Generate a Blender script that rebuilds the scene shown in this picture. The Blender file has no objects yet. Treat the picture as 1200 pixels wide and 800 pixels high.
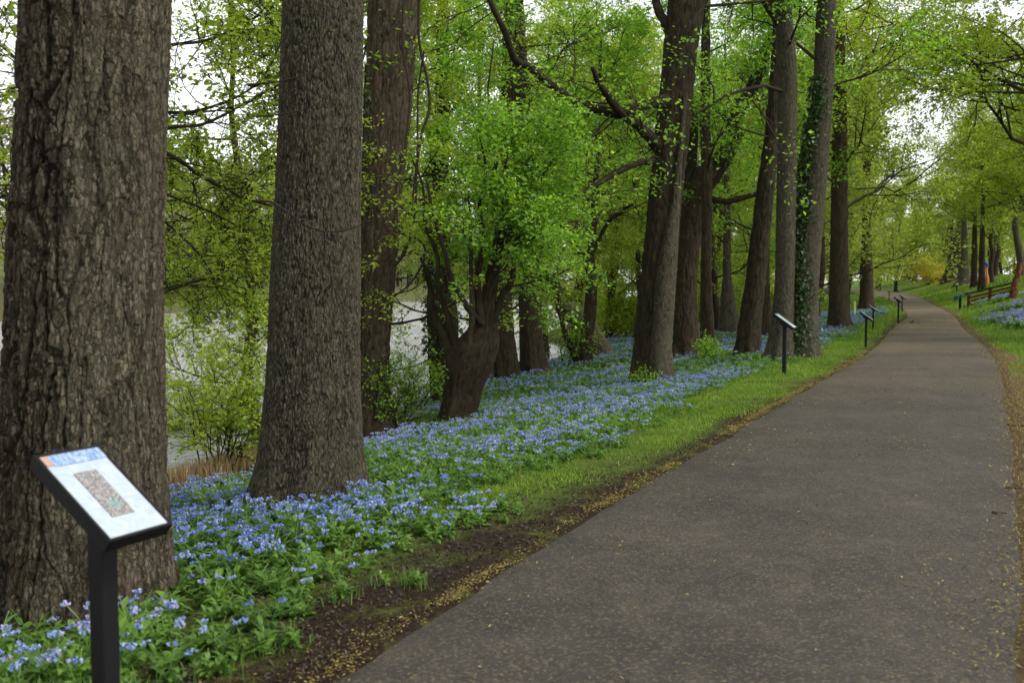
import bpy, math, random
import numpy as np
from mathutils import Vector, Matrix

SC = bpy.context.scene
COL = SC.collection
R_ = math.radians

# ------------------------------------------------------------------ camera
F = 1170.0
CAM = np.array([0.0, 0.0, 1.6])
PITCH = math.atan(69.0 / F)
cp, sp = math.cos(PITCH), math.sin(PITCH)


def ray(px, py):
    """world direction through a photograph pixel (1200 x 800), unit forward depth"""
    u, v = (px - 600.0) / F, (400.0 - py) / F
    d = np.array([u, cp + v * sp, -sp + v * cp])
    return d / d[1]


def at_depth(px, py, Y):
    return CAM + ray(px, py) * Y


# ------------------------------------------------------------------ numpy noise
def _h(i, j, k, s):
    n = (i.astype(np.int64) * 73856093) ^ (j.astype(np.int64) * 19349663) ^ (k.astype(np.int64) * 83492791) ^ (s * 2654435761)
    n = (n ^ (n >> 13)) * 1274126177 & 0x7fffffff
    n = (n ^ (n >> 15)) * 668265263 & 0x7fffffff
    n = n ^ (n >> 12)
    return (n & 0xffff) / 65535.0


def vnoise(x, y, z, s=1):
    x, y, z = np.broadcast_arrays(np.asarray(x, float), np.asarray(y, float), np.asarray(z, float))
    xi, yi, zi = np.floor(x), np.floor(y), np.floor(z)
    fx, fy, fz = x - xi, y - yi, z - zi
    fx, fy, fz = [t * t * (3 - 2 * t) for t in (fx, fy, fz)]
    r = 0
    for a in (0, 1):
        for b in (0, 1):
            for c in (0, 1):
                w = (fx if a else 1 - fx) * (fy if b else 1 - fy) * (fz if c else 1 - fz)
                r = r + w * _h(xi + a, yi + b, zi + c, s)
    return r * 2 - 1


def fbm(x, y, z, s=1, o=4):
    r, a, f = 0, 1.0, 1.0
    for i in range(o):
        r = r + a * vnoise(x * f, y * f, z * f, s + i * 7)
        a *= .5
        f *= 2.03
    return r


def worley(x, y, z, s=1):
    xi, yi, zi = np.floor(x), np.floor(y), np.floor(z)
    f1 = np.full(x.shape, 9.0)
    f2 = np.full(x.shape, 9.0)
    idc = np.zeros(x.shape)
    for a in (-1, 0, 1):
        for b in (-1, 0, 1):
            for c in (-1, 0, 1):
                cx, cy, cz = xi + a, yi + b, zi + c
                d = np.sqrt((cx + _h(cx, cy, cz, s) - x) ** 2 + (cy + _h(cx, cy, cz, s + 1) - y) ** 2 + (cz + _h(cx, cy, cz, s + 2) - z) ** 2)
                m = d < f1
                f2 = np.where(m, f1, np.minimum(f2, d))
                idc = np.where(m, _h(cx, cy, cz, s + 3), idc)
                f1 = np.where(m, d, f1)
    return f1, f2, idc


def sstep(a, b, x):
    t = np.clip((np.asarray(x, float) - a) / (b - a), 0, 1)
    return t * t * (3 - 2 * t)


# ------------------------------------------------------------------ the path and the lie of the land
def flat(px, py):
    r = ray(px, py)
    return CAM + r * (CAM[2] / -r[2])


L_PX = [(375, 800), (452, 750), (530, 700), (607, 650), (688, 600), (775, 550), (865, 500), (950, 450), (1006, 420), (1030, 400),
        (1043, 385), (1063, 370), (1056, 360), (1040, 350), (1024, 345), (1006, 341)]
R_PX = [(1206, 800), (1204, 700), (1199, 600), (1187, 500), (1179, 450), (1170, 420), (1150, 400), (1130, 385), (1119, 370), (1101, 360),
        (1081, 350), (1066, 345), (1042, 341)]
lp = np.array([flat(*p)[:2] for p in L_PX])
rp = np.array([flat(*p)[:2] for p in R_PX])
YG = np.concatenate([np.arange(-60, 4, .5), np.geomspace(4, 600, 500)])


def edge_curve(p, s0, s1):
    x = np.interp(YG, p[:, 1], p[:, 0])
    x = np.where(YG < p[0, 1], p[0, 0] + (YG - p[0, 1]) * s0, x)
    x = np.where(YG > p[-1, 1], p[-1, 0] + (YG - p[-1, 1]) * s1, x)
    k = np.hanning(23)
    k /= k.sum()
    xs = np.convolve(np.pad(x, 11, mode='edge'), k, mode='valid')
    m = sstep(4.5, 7, YG) * (1 - sstep(300, 400, YG))
    return x * (1 - m) + xs * m


XLG, XRG = edge_curve(lp, .455, .27), edge_curve(rp, .5, .27)
CA = math.cos(R_(24))


def XL(y): return np.interp(y, YG, XLG)
def XR(y): return np.interp(y, YG, XRG)
def s_of(x, y): return (XL(y) - x) * CA
def r_of(x, y): return (x - XR(y)) * CA


def softp(x, w):
    return w * np.log1p(np.exp(np.clip(x / w, -40, 40)))


WATER_Z = -2.0


def bank_edge(y):
    return 7.2 + 2.6 * sstep(9, 24, y) + 2.5 * sstep(30, 45, y) + 8 * sstep(45, 70, y) + 12 * sstep(70, 140, y)


def ground(x, y):
    x, y = np.asarray(x, float), np.asarray(y, float)
    s, r = s_of(x, y), r_of(x, y)
    k = .17 - .07 * sstep(12, 36, y) - .04 * sstep(50, 100, y)
    se = bank_edge(y)
    z = -k * (softp(s - .9, .25) - softp(-.9, .25)) * (s > 0)
    z = z - .55 * softp(s - se, .35)
    z = np.maximum(z, -3.0)
    far = 78 + 3 * np.sin(y * .05)
    z = z + 4.2 * sstep(far - 3, far + 6, s) + 22 * sstep(90, 260, s)
    a = .27 * sstep(24, 44, y) + .03
    z = z + np.where(r > 0, a * (softp(r - .5, .2) - softp(-.5, .2)), 0) * (1 - .5 * sstep(6, 30, r))
    z = z + np.where((s > 0) & (s < 60), .05 * vnoise(x * .5, y * .5, 0.3, 3) * sstep(.3, 2.5, s) + .015 * vnoise(x * 3, y * 3, .1, 4) * sstep(0, .4, s), 0)
    z = z + np.where(r > 0, .06 * vnoise(x * .4, y * .4, 0.3, 5) * sstep(.2, 2, r), 0)
    return z


def gp(px, py):
    """the point of the ground a photograph pixel sees"""
    d = ray(px, py)
    t = np.geomspace(2, 400, 4000)
    P = CAM[None] + d[None] * t[:, None]
    below = P[:, 2] < ground(P[:, 0], P[:, 1])
    i = int(np.argmax(below)) if below.any() else len(t) - 1
    return P[i]


# ------------------------------------------------------------------ mesh helpers
def tag(o, label=None, cat=None, group=None, kind=None):
    if label: o['label'] = label
    if cat: o['category'] = cat
    if group: o['group'] = group
    if kind: o['kind'] = kind
    return o


def empty(name, loc, rz=0.0):
    o = bpy.data.objects.new(name, None)
    COL.objects.link(o)
    o.location = [float(v) for v in loc]
    o.rotation_euler = (0, 0, rz)
    o.empty_display_size = .2
    return o


class MB:
    def __init__(self):
        self.v, self.f, self.n, self.attrs = [], [], 0, []

    def add(self, V, faces, mat=0, tone=None, smooth=False):
        V = np.asarray(V, float).reshape(-1, 3)
        faces = faces if isinstance(faces, (list, tuple)) else [faces]
        for q in faces:
            self.f.append((np.asarray(q, np.int64) + self.n, mat, smooth))
        self.v.append(V)
        self.attrs.append(np.broadcast_to(np.asarray(0.5 if tone is None else tone, float), (len(V),)).copy())
        self.n += len(V)
        return self

    def build(self, name, mats, parent=None, loc=None):
        V = np.concatenate(self.v)
        o_loc = np.zeros(3) if loc is None else np.asarray(loc, float)
        if parent is not None and loc is None:
            o_loc = np.array(parent.location) if parent.parent is None else np.zeros(3)
            V = V - o_loc
            place = (0, 0, 0)
        elif loc is not None:
            V = V - o_loc
            place = tuple(o_loc)
        else:
            place = (0, 0, 0)
        me = bpy.data.meshes.new(name)
        idx, tot, mt, sm = [], [], [], []
        for q, m, s in self.f:
            if len(q) == 0: continue
            idx.append(q.ravel())
            tot.append(np.full(len(q), q.shape[1]))
            mt.append(np.full(len(q), m))
            sm.append(np.full(len(q), s))
        idx, tot, mt, sm = map(np.concatenate, (idx, tot, mt, sm))
        me.vertices.add(len(V))
        me.vertices.foreach_set('co', V.astype(np.float32).ravel())
        me.loops.add(len(idx))
        me.loops.foreach_set('vertex_index', idx.astype(np.int32))
        me.polygons.add(len(tot))
        st = np.concatenate([[0], np.cumsum(tot)[:-1]])
        me.polygons.foreach_set('loop_start', st.astype(np.int32))
        try:
            me.polygons.foreach_set('loop_total', tot.astype(np.int32))
        except Exception:
            pass
        me.polygons.foreach_set('material_index', mt.astype(np.int32))
        me.polygons.foreach_set('use_smooth', sm.astype(bool))
        at = me.attributes.new('tone', 'FLOAT', 'POINT')
        at.data.foreach_set('value', np.concatenate(self.attrs).astype(np.float32))
        for m in (mats if isinstance(mats, (list, tuple)) else [mats]):
            me.materials.append(m)
        me.update(calc_edges=True)
        me.validate()
        o = bpy.data.objects.new(name, me)
        COL.objects.link(o)
        if parent is not None:
            o.parent = parent
        o.location = place
        return o


def tubes(P, R, sides=5, cap=False):
    """P (N,n,3) centre lines, R (N,n) radii -> vertices, quads"""
    P, R = np.asarray(P, float), np.asarray(R, float)
    if P.ndim == 2: P, R = P[None], R[None]
    N, n, _ = P.shape
    T = np.gradient(P, axis=1)
    T /= np.linalg.norm(T, axis=2, keepdims=True) + 1e-9
    ref = np.where(np.abs(T[:, :1, 2:3]) > .8, np.array([1., 0, 0]), np.array([0, 0, 1.]))
    A = np.cross(T, np.broadcast_to(ref, T.shape))
    A /= np.linalg.norm(A, axis=2, keepdims=True) + 1e-9
    B = np.cross(T, A)
    th = np.arange(sides) / sides * 2 * math.pi
    V = P[:, :, None] + R[:, :, None, None] * (A[:, :, None] * np.cos(th)[None, None, :, None] + B[:, :, None] * np.sin(th)[None, None, :, None])
    i = np.arange(N)[:, None, None] * n * sides
    j = np.arange(n - 1)[None, :, None] * sides
    k = np.arange(sides)[None, None, :]
    k2 = (k + 1) % sides
    q = np.stack(np.broadcast_arrays(i + j + k, i + j + k2, i + j + sides + k2, i + j + sides + k), -1).reshape(-1, 4)
    fs = [q]
    if cap:
        for ii in range(N):
            fs.append(np.arange(sides)[None, ::-1] + ii * n * sides)
            fs.append(np.arange(sides)[None] + ii * n * sides + (n - 1) * sides)
    return V.reshape(-1, 3), fs


def box(c, ax, ay, az, bev=0.0):
    """box from a centre and three half-axis vectors; bevelled along its edges"""
    c, ax, ay, az = [np.asarray(t, float) for t in (c, ax, ay, az)]
    if bev <= 0:
        V = [c + i * ax + j * ay + k * az for i in (-1, 1) for j in (-1, 1) for k in (-1, 1)]
        q = np.array([[0, 1, 3, 2], [4, 6, 7, 5], [0, 4, 5, 1], [2, 3, 7, 6], [0, 2, 6, 4], [1, 5, 7, 3]])
        return np.array(V), [q]
    l = [np.linalg.norm(t) for t in (ax, ay, az)]
    V, ids = [], {}
    for i in (-1, 1):
        for j in (-1, 1):
            for k in (-1, 1):
                for e in range(3):
                    f = [1 - bev / l[t] if t != e else 1 for t in range(3)]
                    ids[(i, j, k, e)] = len(V)
                    V.append(c + i * f[0] * ax + j * f[1] * ay + k * f[2] * az)
    q, t3 = [], []
    for s in (-1, 1):
        q.append([ids[(s, -1, -1, 0)], ids[(s, 1, -1, 0)], ids[(s, 1, 1, 0)], ids[(s, -1, 1, 0)]])
        q.append([ids[(-1, s, -1, 1)], ids[(-1, s, 1, 1)], ids[(1, s, 1, 1)], ids[(1, s, -1, 1)]])
        q.append([ids[(-1, -1, s, 2)], ids[(1, -1, s, 2)], ids[(1, 1, s, 2)], ids[(-1, 1, s, 2)]])
        for t in (-1, 1):
            q.append([ids[(s, t, -1, 0)], ids[(s, t, 1, 0)], ids[(s, t, 1, 1)], ids[(s, t, -1, 1)]])
            q.append([ids[(s, -1, t, 0)], ids[(s, 1, t, 0)], ids[(s, 1, t, 2)], ids[(s, -1, t, 2)]])
            q.append([ids[(-1, s, t, 1)], ids[(1, s, t, 1)], ids[(1, s, t, 2)], ids[(-1, s, t, 2)]])
            for k in (-1, 1):
                t3.append([ids[(s, t, k, 0)], ids[(s, t, k, 1)], ids[(s, t, k, 2)]])
    return np.array(V), [np.array(q), np.array(t3)]


def resample(pts, n):
    pts = np.asarray(pts, float)
    # Catmull-Rom through the points
    p = np.vstack([2 * pts[0] - pts[1], pts, 2 * pts[-1] - pts[-2]])
    m = len(pts) - 1
    t = np.linspace(0, m, n)
    i = np.minimum(t.astype(int), m - 1)
    u = (t - i)[:, None]
    a, b, c, d = p[i], p[i + 1], p[i + 2], p[i + 3]
    return .5 * (2 * b + (c - a) * u + (2 * a - 5 * b + 4 * c - d) * u ** 2 + (3 * b - a - 3 * c + d) * u ** 3)


# ------------------------------------------------------------------ materials
def new_mat(name):
    m = bpy.data.materials.new(name)
    m.use_nodes = True
    nt = m.node_tree
    nt.nodes.clear()
    out = nt.nodes.new('ShaderNodeOutputMaterial')
    return m, nt, out


class NT:
    def __init__(self, name):
        self.m, self.t, self.out = new_mat(name)

    def n(self, typ, **kw):
        nd = self.t.nodes.new('ShaderNode' + typ)
        for k, v in kw.items():
            if k.startswith('i_'):
                key = k[2:]
                key = int(key) if key.isdigit() else key.replace('_', ' ')
                s = nd.inputs[key]
                if hasattr(v, 'is_linked'):
                    self.t.links.new(v, s)
                else:
                    s.default_value = v
            else:
                setattr(nd, k, v)
        return nd

    def pos(self, sx=1, sy=1, sz=1):
        c = self.n('TexCoord').outputs['Object']
        return self.n('Mapping', i_Vector=c, i_Scale=(sx, sy, sz)).outputs[0]

    def noise(self, vec, scale, detail=4, rough=.55, dist=0.0):
        return self.n('TexNoise', i_Vector=vec, i_Scale=scale, i_Detail=detail, i_Roughness=rough, i_Distortion=dist).outputs['Fac']

    def ramp(self, fac, stops):
        nd = self.n('ValToRGB', i_Fac=fac)
        cr = nd.color_ramp
        while len(cr.elements) < len(stops): cr.elements.new(.5)
        for e, (p, c) in zip(cr.elements, stops):
            e.position = p
            e.color = (*c, 1) if len(c) == 3 else c
        return nd.outputs[0]

    def mix(self, fac, a, b, mode='MIX'):
        nd = self.n('Mix', data_type='RGBA', blend_type=mode)
        for k, v in ((0, fac), (6, a), (7, b)):
            if hasattr(v, 'is_linked'):
                self.t.links.new(v, nd.inputs[k])
            else:
                nd.inputs[k].default_value = v if k == 0 else (*v, 1)
        return nd.outputs[2]

    def math(self, op, a, b=0.0, c=0.0):
        nd = self.n('Math', operation=op)
        for i, v in enumerate((a, b, c)):
            if hasattr(v, 'is_linked'):
                self.t.links.new(v, nd.inputs[i])
            else:
                nd.inputs[i].default_value = v
        return nd.outputs[0]

    def maprange(self, v, a, b, c=0.0, d=1.0):
        return self.n('MapRange', i_Value=v, i_From_Min=a, i_From_Max=b, i_To_Min=c, i_To_Max=d).outputs[0]

    def attr(self, name):
        return self.n('Attribute', attribute_name=name).outputs['Fac']

    def bump(self, h, strength=.5, dist=.01):
        return self.n('Bump', i_Height=h, i_Strength=strength, i_Distance=dist).outputs[0]

    def principled(self, color, rough=.8, normal=None, spec=.3, **kw):
        p = self.n('BsdfPrincipled', i_Base_Color=color if hasattr(color, 'is_linked') else (*color, 1), i_Roughness=rough)
        p.inputs['Specular IOR Level'].default_value = spec
        if normal is not None: self.t.links.new(normal, p.inputs['Normal'])
        for k, v in kw.items(): p.inputs[k].default_value = v
        self.t.links.new(p.outputs[0], self.out.inputs[0])
        return self.m

    def surface(self, sh):
        self.t.links.new(sh, self.out.inputs[0])
        return self.m


def leaf_mat(name, stops, trans=.6, tboost=1.6, rough=.55):
    k = NT(name)
    c = k.ramp(k.attr('tone'), stops)
    t = k.mix(1.0, c, (tboost, tboost * 1.04, tboost * .75), 'MULTIPLY')
    d = k.n('BsdfDiffuse', i_Color=c).outputs[0]
    tr = k.n('BsdfTranslucent', i_Color=t).outputs[0]
    a = k.n('MixShader', i_0=trans, i_1=d, i_2=tr).outputs[0]
    g = k.n('BsdfGlossy', i_Color=(1, 1, 1, 1), i_Roughness=rough).outputs[0]
    return k.surface(k.n('MixShader', i_0=.025, i_1=a, i_2=g).outputs[0])


def bark_mat(name, dark, light, warm, fine=60, moss=0.0, zs=.25, bump=.5, flake=0.0, fs=(48, 48, 15), lichen=0.0):
    k = NT(name)
    p = k.pos(1, 1, zs)
    big = k.noise(k.pos(1, 1, .5), 2.2, 4)
    n1 = k.noise(p, fine, 6, .7, .5)
    n2 = k.noise(p, fine * .35, 5, .65, .8)
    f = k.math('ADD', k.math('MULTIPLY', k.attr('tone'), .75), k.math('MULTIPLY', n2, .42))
    h = k.math('ADD', k.math('MULTIPLY', n1, .5), n2)
    if flake > 0:
        wv = k.n('VectorMath', operation='ADD', i_0=k.pos(*fs), i_1=k.n('VectorMath', operation='SCALE', i_0=k.n('TexNoise', i_Vector=k.pos(), i_Scale=45.0, i_Detail=3.0).outputs['Color'], i_Scale=1.3).outputs[0]).outputs[0]
        vo = k.n('TexVoronoi', i_Vector=wv, i_Scale=1.0)
        ve = k.n('TexVoronoi', feature='DISTANCE_TO_EDGE', i_Vector=wv, i_Scale=1.0)
        cell = k.n('SeparateColor', i_Color=vo.outputs['Color']).outputs[0]
        edge = k.maprange(ve.outputs['Distance'], 0, .16)
        f = k.math('ADD', f, k.math('MULTIPLY', k.math('SUBTRACT', k.math('MULTIPLY', cell, edge), .38), flake))
        h = k.math('ADD', h, k.math('MULTIPLY', k.math('MULTIPLY', edge, k.math('ADD', cell, .5)), 1.1))
    c = k.mix(k.maprange(f, .2, 1.02), dark, light)
    c = k.mix(k.maprange(big, .42, .68, 0, .5), c, k.mix(.6, c, warm))
    c = k.mix(k.maprange(n1, .3, .75, 0, .6), c, k.mix(.5, c, dark))
    if moss > 0:
        mm = k.math('MULTIPLY', k.maprange(k.noise(k.pos(), 5, 5), .5, .68), moss)
        c = k.mix(mm, c, (.045, .06, .018))
    if lichen > 0:
        ll = k.math('MULTIPLY', k.maprange(k.noise(k.pos(1, 1, .6), 16, 6, .7), .56, .70), lichen)
        ll = k.math('MULTIPLY', ll, k.maprange(k.noise(k.pos(1, 1, .4), 2.5, 3), .42, .62))
        c = k.mix(ll, c, (.155, .150, .120))
    return k.principled(c, .92, k.bump(h, bump, .012), .15)


def paint_mat(name, col, rough=.5, nz=.15, spec=.4, metal=0.0):
    k = NT(name)
    n = k.noise(k.pos(), 14, 5)
    c = k.mix(k.maprange(n, .35, .75, 0, nz), col, tuple(v * .5 + .01 for v in col))
    m = k.principled(c, rough, k.bump(k.noise(k.pos(), 220, 3), .08, .002), spec)
    return m


M = {}
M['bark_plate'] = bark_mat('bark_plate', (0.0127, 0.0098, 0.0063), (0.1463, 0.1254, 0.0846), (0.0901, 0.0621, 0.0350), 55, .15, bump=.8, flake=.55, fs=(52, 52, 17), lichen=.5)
M['bark_ash'] = bark_mat('bark_ash', (0.0101, 0.0093, 0.0066), (0.1251, 0.1101, 0.0754), (0.0763, 0.0589, 0.0340), 80, .2, bump=.7, flake=.5, fs=(75, 75, 17), lichen=.45)
M['bark_red'] = bark_mat('bark_red', (0.0191, 0.0131, 0.0083), (0.1187, 0.0927, 0.0598), (0.0848, 0.0567, 0.0331), 60, .1, bump=.7, flake=.45, lichen=.3)
M['bark_dark'] = bark_mat('bark_dark', (0.0095, 0.0071, 0.0046), (0.0572, 0.0436, 0.0276), (0.0424, 0.0273, 0.0156), 50, .35, bump=.6, flake=.35, lichen=.15)
M['bark_brown'] = bark_mat('bark_brown', (0.0133, 0.0093, 0.0057), (0.0806, 0.0600, 0.0377), (0.0615, 0.0382, 0.0221), 50, .25, bump=.6, flake=.35, lichen=.15)
M['bark_grey'] = bark_mat('bark_grey', (0.0216, 0.0185, 0.0125), (0.1171, 0.1038, 0.0735), (0.0856, 0.0676, 0.0422), 60, .2, bump=.6, flake=.4, lichen=.4)
M['twig'] = bark_mat('twig_bark', (0.0135, 0.0097, 0.0075), (0.0562, 0.0420, 0.0315), (0.0450, 0.0270, 0.0165), 40, .2, bump=.2)
M['vine'] = bark_mat('vine_bark', (.012, .009, .008), (.05, .036, .028), (.05, .03, .02), 60, 0, bump=.3)
G1 = [(0, (.075, .165, .012)), (.45, (.152, .300, .020)), (.8, (.225, .390, .030)), (1, (.330, .450, .060))]
M['leaf'] = leaf_mat('spring_leaf', G1)
M['leaf_lime'] = leaf_mat('lime_leaf', [(0, (.120, .180, .012)), (.5, (.210, .300, .020)), (1, (.350, .400, .050))])
M['leaf_far_haze'] = leaf_mat('hazed_leaf', [(0, (.140, .185, .020)), (.5, (.220, .285, .032)), (1, (.340, .370, .075))])  # distance haze painted in: leaf colour lightened for far trees
M['leaf_pale_haze'] = leaf_mat('hazed_bud_leaf', [(0, (.13, .12, .075)), (.5, (.20, .20, .115)), (1, (.30, .30, .17))])  # bud colour of the far shore, with river haze painted in as paleness
M['leaf_yellow'] = leaf_mat('yellow_bloom', [(0, (.30, .25, .025)), (1, (.50, .42, .05))])
M['leaf_ivy'] = leaf_mat('ivy_leaf', [(0, (.020, .045, .012)), (.6, (.042, .085, .022)), (1, (.08, .13, .04))], .2, 1.1, .35)
M['leaf_bell'] = leaf_mat('bluebell_leaf', [(0, (.042, .100, .016)), (.5, (.090, .190, .028)), (1, (.165, .290, .042))], .45)
M['petal'] = leaf_mat('bluebell_petal', [(0, (.14, .20, .58)), (.5, (.225, .305, .70)), (.9, (.43, .52, .84)), (1, (.50, .39, .63))], .35, 1.1)
M['grass'] = leaf_mat('grass_blade', [(0, (.055, .105, .010)), (.5, (.130, .225, .014)), (.9, (.215, .305, .024)), (1, (.30, .26, .07))], .45)
M['straw'] = leaf_mat('dry_straw', [(0, (.13, .085, .04)), (.6, (.25, .17, .08)), (1, (.36, .28, .14))], .3)
M['catkin'] = leaf_mat('fallen_catkin', [(0, (.075, .048, .020)), (.5, (.17, .125, .030)), (1, (.30, .25, .06))], .1)
M['litter'] = leaf_mat('leaf_litter', [(0, (.012, .008, .006)), (.6, (.036, .024, .015)), (.9, (.085, .054, .028)), (1, (.17, .12, .05))], .05)
M['black'] = paint_mat('black_powder_coat', (.0045, .0045, .005), .55, spec=.25)

# ------------------------------------------------------------------ world, sun, camera
w = bpy.data.worlds.new("World")
SC.world = w
w.use_nodes = True
nt = w.node_tree
bg = nt.nodes['Background']
sky = nt.nodes.new('ShaderNodeTexSky')
sky.sky_type = 'NISHITA'
sky.sun_disc = False
sky.sun_elevation = R_(52)
sky.sun_rotation = R_(115)
sky.air_density = 1.0
sky.dust_density = 0.6
hs = nt.nodes.new('ShaderNodeHueSaturation')
hs.inputs['Saturation'].default_value = .10
nt.links.new(sky.outputs[0], hs.inputs['Color'])
nt.links.new(hs.outputs[0], bg.inputs['Color'])
bg.inputs['Strength'].default_value = .15

sd = bpy.data.lights.new('sun', 'SUN')
sd.energy = 1.5
sd.angle = R_(18)
sd.color = (1, .955, .89)
so = bpy.data.objects.new('sun', sd)
COL.objects.link(so)
az, el = R_(115), R_(52)
sdir = Vector((math.sin(az) * math.cos(el), math.cos(az) * math.cos(el), math.sin(el)))
so.rotation_euler = (-sdir).to_track_quat('-Z', 'Y').to_euler()

cd = bpy.data.cameras.new('camera')
cam = bpy.data.objects.new('camera', cd)
COL.objects.link(cam)
cam.location = CAM
cam.rotation_euler = (R_(90) - PITCH, 0, 0)
cd.sensor_width = 36
cd.lens = F / 1200 * 36
cd.clip_start, cd.clip_end = .1, 3000
cd.dof.use_dof = True
cd.dof.focus_distance = 12
cd.dof.aperture_fstop = 3.2
SC.camera = cam
SC.view_settings.view_transform = 'Standard'
SC.view_settings.look = 'None'
SC.view_settings.gamma = 1
SC.view_settings.use_curve_mapping = False
SC.view_settings.exposure = 1.02
cy = SC.cycles
cy.max_bounces = 7
cy.diffuse_bounces = 4
cy.transmission_bounces = 4
cy.glossy_bounces = 2
cy.transparent_max_bounces = 4
cy.use_adaptive_sampling = True
cy.adaptive_threshold = .02
cy.use_denoising = True

# ------------------------------------------------------------------ ground, path, water
rows = np.concatenate([np.linspace(-60, 2, 40)[:-1], np.linspace(2, 14, 121)[:-1], np.geomspace(14, 560, 150)])
s_cols = np.concatenate([np.geomspace(420, 14, 60)[:-1], np.linspace(14, 2, 41)[:-1], np.linspace(2, 0, 26)])
r_cols = np.concatenate([np.linspace(0, 2, 21), np.geomspace(2.2, 400, 45)])
mid = np.linspace(0, 1, 12)[1:-1]
Yr = rows[:, None]
X = np.concatenate([XL(Yr) - s_cols[None] / CA, XL(Yr) + (XR(Yr) - XL(Yr)) * mid[None], XR(Yr) + r_cols[None] / CA], 1)
Yb = np.broadcast_to(Yr, X.shape)
Z = ground(X, Yb)
ns, nm = len(s_cols), len(mid)
Z[:, ns:ns + nm] -= .05
Z[:, ns - 1] -= .012
Z[:, ns + nm] -= .012
V = np.stack([X, Yb, Z], -1)
nr, nc = X.shape
ii, jj = np.meshgrid(np.arange(nr - 1), np.arange(nc - 1), indexing='ij')
q = np.stack([ii * nc + jj, ii * nc + jj + 1, (ii + 1) * nc + jj + 1, (ii + 1) * nc + jj], -1).reshape(-1, 4)
# tone of the ground sheet: signed distance from the path's edges in metres (left negative, right positive)
sd_ = np.where(np.arange(nc)[None] < ns + nm // 2, -np.maximum(s_of(X, Yb), .01), np.maximum(r_of(X, Yb), .01))

k = NT('ground')
p = k.pos()
a = k.attr('tone')
nb = k.noise(p, 1.3, 5)
nf = k.noise(p, 18, 6, .7)
nff = k.noise(p, 90, 4, .7)
grass = k.mix(k.maprange(nf, .3, .7), (.045, .078, .012), (.115, .180, .022))
grass = k.mix(k.maprange(nb, .45, .7, 0, .6), grass, (.10, .12, .03))
soil = k.mix(k.maprange(nf, .35, .7), (.014, .0095, .0065), (.052, .034, .021))
soil = k.mix(k.maprange(nff, .55, .75), soil, (.085, .055, .030))
under = k.mix(k.maprange(nf, .4, .7), (.018, .020, .008), (.040, .065, .014))
left = k.math('MULTIPLY', a, -1.0)
wob = k.math('MULTIPLY', k.math('SUBTRACT', nb, .5), 1.2)
yy = k.n('SeparateXYZ', i_Vector=p).outputs[1]
soilw = k.maprange(yy, 5, 9, .62, .16)
mossy = k.mix(k.maprange(nf, .35, .65), (.045, .060, .012), (.13, .135, .026))
soil = k.mix(k.maprange(k.noise(p, 3.2, 5, .65), .50, .64, 0, .85), soil, mossy)
le = k.math('ADD', left, wob)
is_soil = k.math('SUBTRACT', 1.0, k.math('SMOOTH_MIN', k.maprange(k.math('SUBTRACT', le, soilw), -.15, .2), 1.0, .01))
c = k.mix(k.maprange(le, 1.0, 1.8), grass, under)
c = k.mix(is_soil, c, soil)
# bare banks by the river and the strip of worn ground on the right-hand verge
mud = k.mix(k.maprange(nf, .35, .7), (.05, .038, .024), (.13, .10, .06))
c = k.mix(k.maprange(left, 14, 22), c, mud)
c = k.mix(k.maprange(left, 70, 85), c, (.10, .11, .05))
rv = k.math('ADD', a, k.math('MULTIPLY', wob, .45))
verge = k.mix(k.maprange(nf, .35, .7), (.060, .042, .022), (.150, .112, .048))
cr = k.mix(k.maprange(rv, .18, .45), verge, grass)
c = k.mix(k.maprange(a, -.001, .001), c, cr)
hgt = k.math('ADD', nf, k.math('MULTIPLY', nff, .6))
M['ground'] = k.principled(c, .95, k.bump(hgt, .9, .04), .1)

g = MB().add(V.reshape(-1, 3), q, 0, sd_.ravel(), True).build('ground', M['ground'])
tag(g, kind='structure')

# asphalt path
pr = np.concatenate([np.linspace(-40, 2, 50)[:-1], np.linspace(2, 30, 420)[:-1], np.geomspace(30, 560, 160)])
pc = np.linspace(0, 1, 15)
wl = .03 * fbm(pr * 2.2, pr * 0, pr * 0, 11, 3) + .015 * vnoise(pr * 9, 0, 0, 12)
wr = .035 * fbm(pr * 2.0, pr * 0 + 5, pr * 0, 14, 3) + .015 * vnoise(pr * 9, 7, 0, 12)
xl, xr = XL(pr) + wl, XR(pr) + wr
Xp = xl[:, None] + (xr - xl)[:, None] * pc[None]
Yp = np.broadcast_to(pr[:, None], Xp.shape)
Zp = .004 + .006 * vnoise(Xp * .8, Yp * .8, 0, 21) + .012 * np.sin(pc * math.pi)[None]
Zp[:, 0] -= .03
Zp[:, -1] -= .03
nr, nc = Xp.shape
ii, jj = np.meshgrid(np.arange(nr - 1), np.arange(nc - 1), indexing='ij')
qp = np.stack([ii * nc + jj, ii * nc + jj + 1, (ii + 1) * nc + jj + 1, (ii + 1) * nc + jj], -1).reshape(-1, 4)
k = NT('asphalt')
p = k.pos()
big = k.noise(p, .9, 5, .6)
midn = k.noise(p, 7, 5, .65)
stain = k.noise(k.pos(1, .6, 1), 2.6, 6, .7, 1.2)
vor = k.n('TexVoronoi', i_Vector=p, i_Scale=95.0)
gr = k.n('SeparateColor', i_Color=vor.outputs['Color']).outputs[0]
fine = k.noise(p, 260, 3, .7)
c = k.mix(k.maprange(big, .35, .68), (.0325, .0278, .0228), (.0620, .0525, .0425))
c = k.mix(k.maprange(midn, .4, .75, 0, .55), c, (.022, .0185, .0155))
c = k.mix(k.maprange(stain, .53, .68, 0, .6), c, (.026, .021, .017))
c = k.mix(k.maprange(stain, .46, .30, 0, .55), c, (.075, .061, .046))
c = k.mix(k.maprange(gr, .78, .95, 0, .5), c, (.17, .135, .085))
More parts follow.
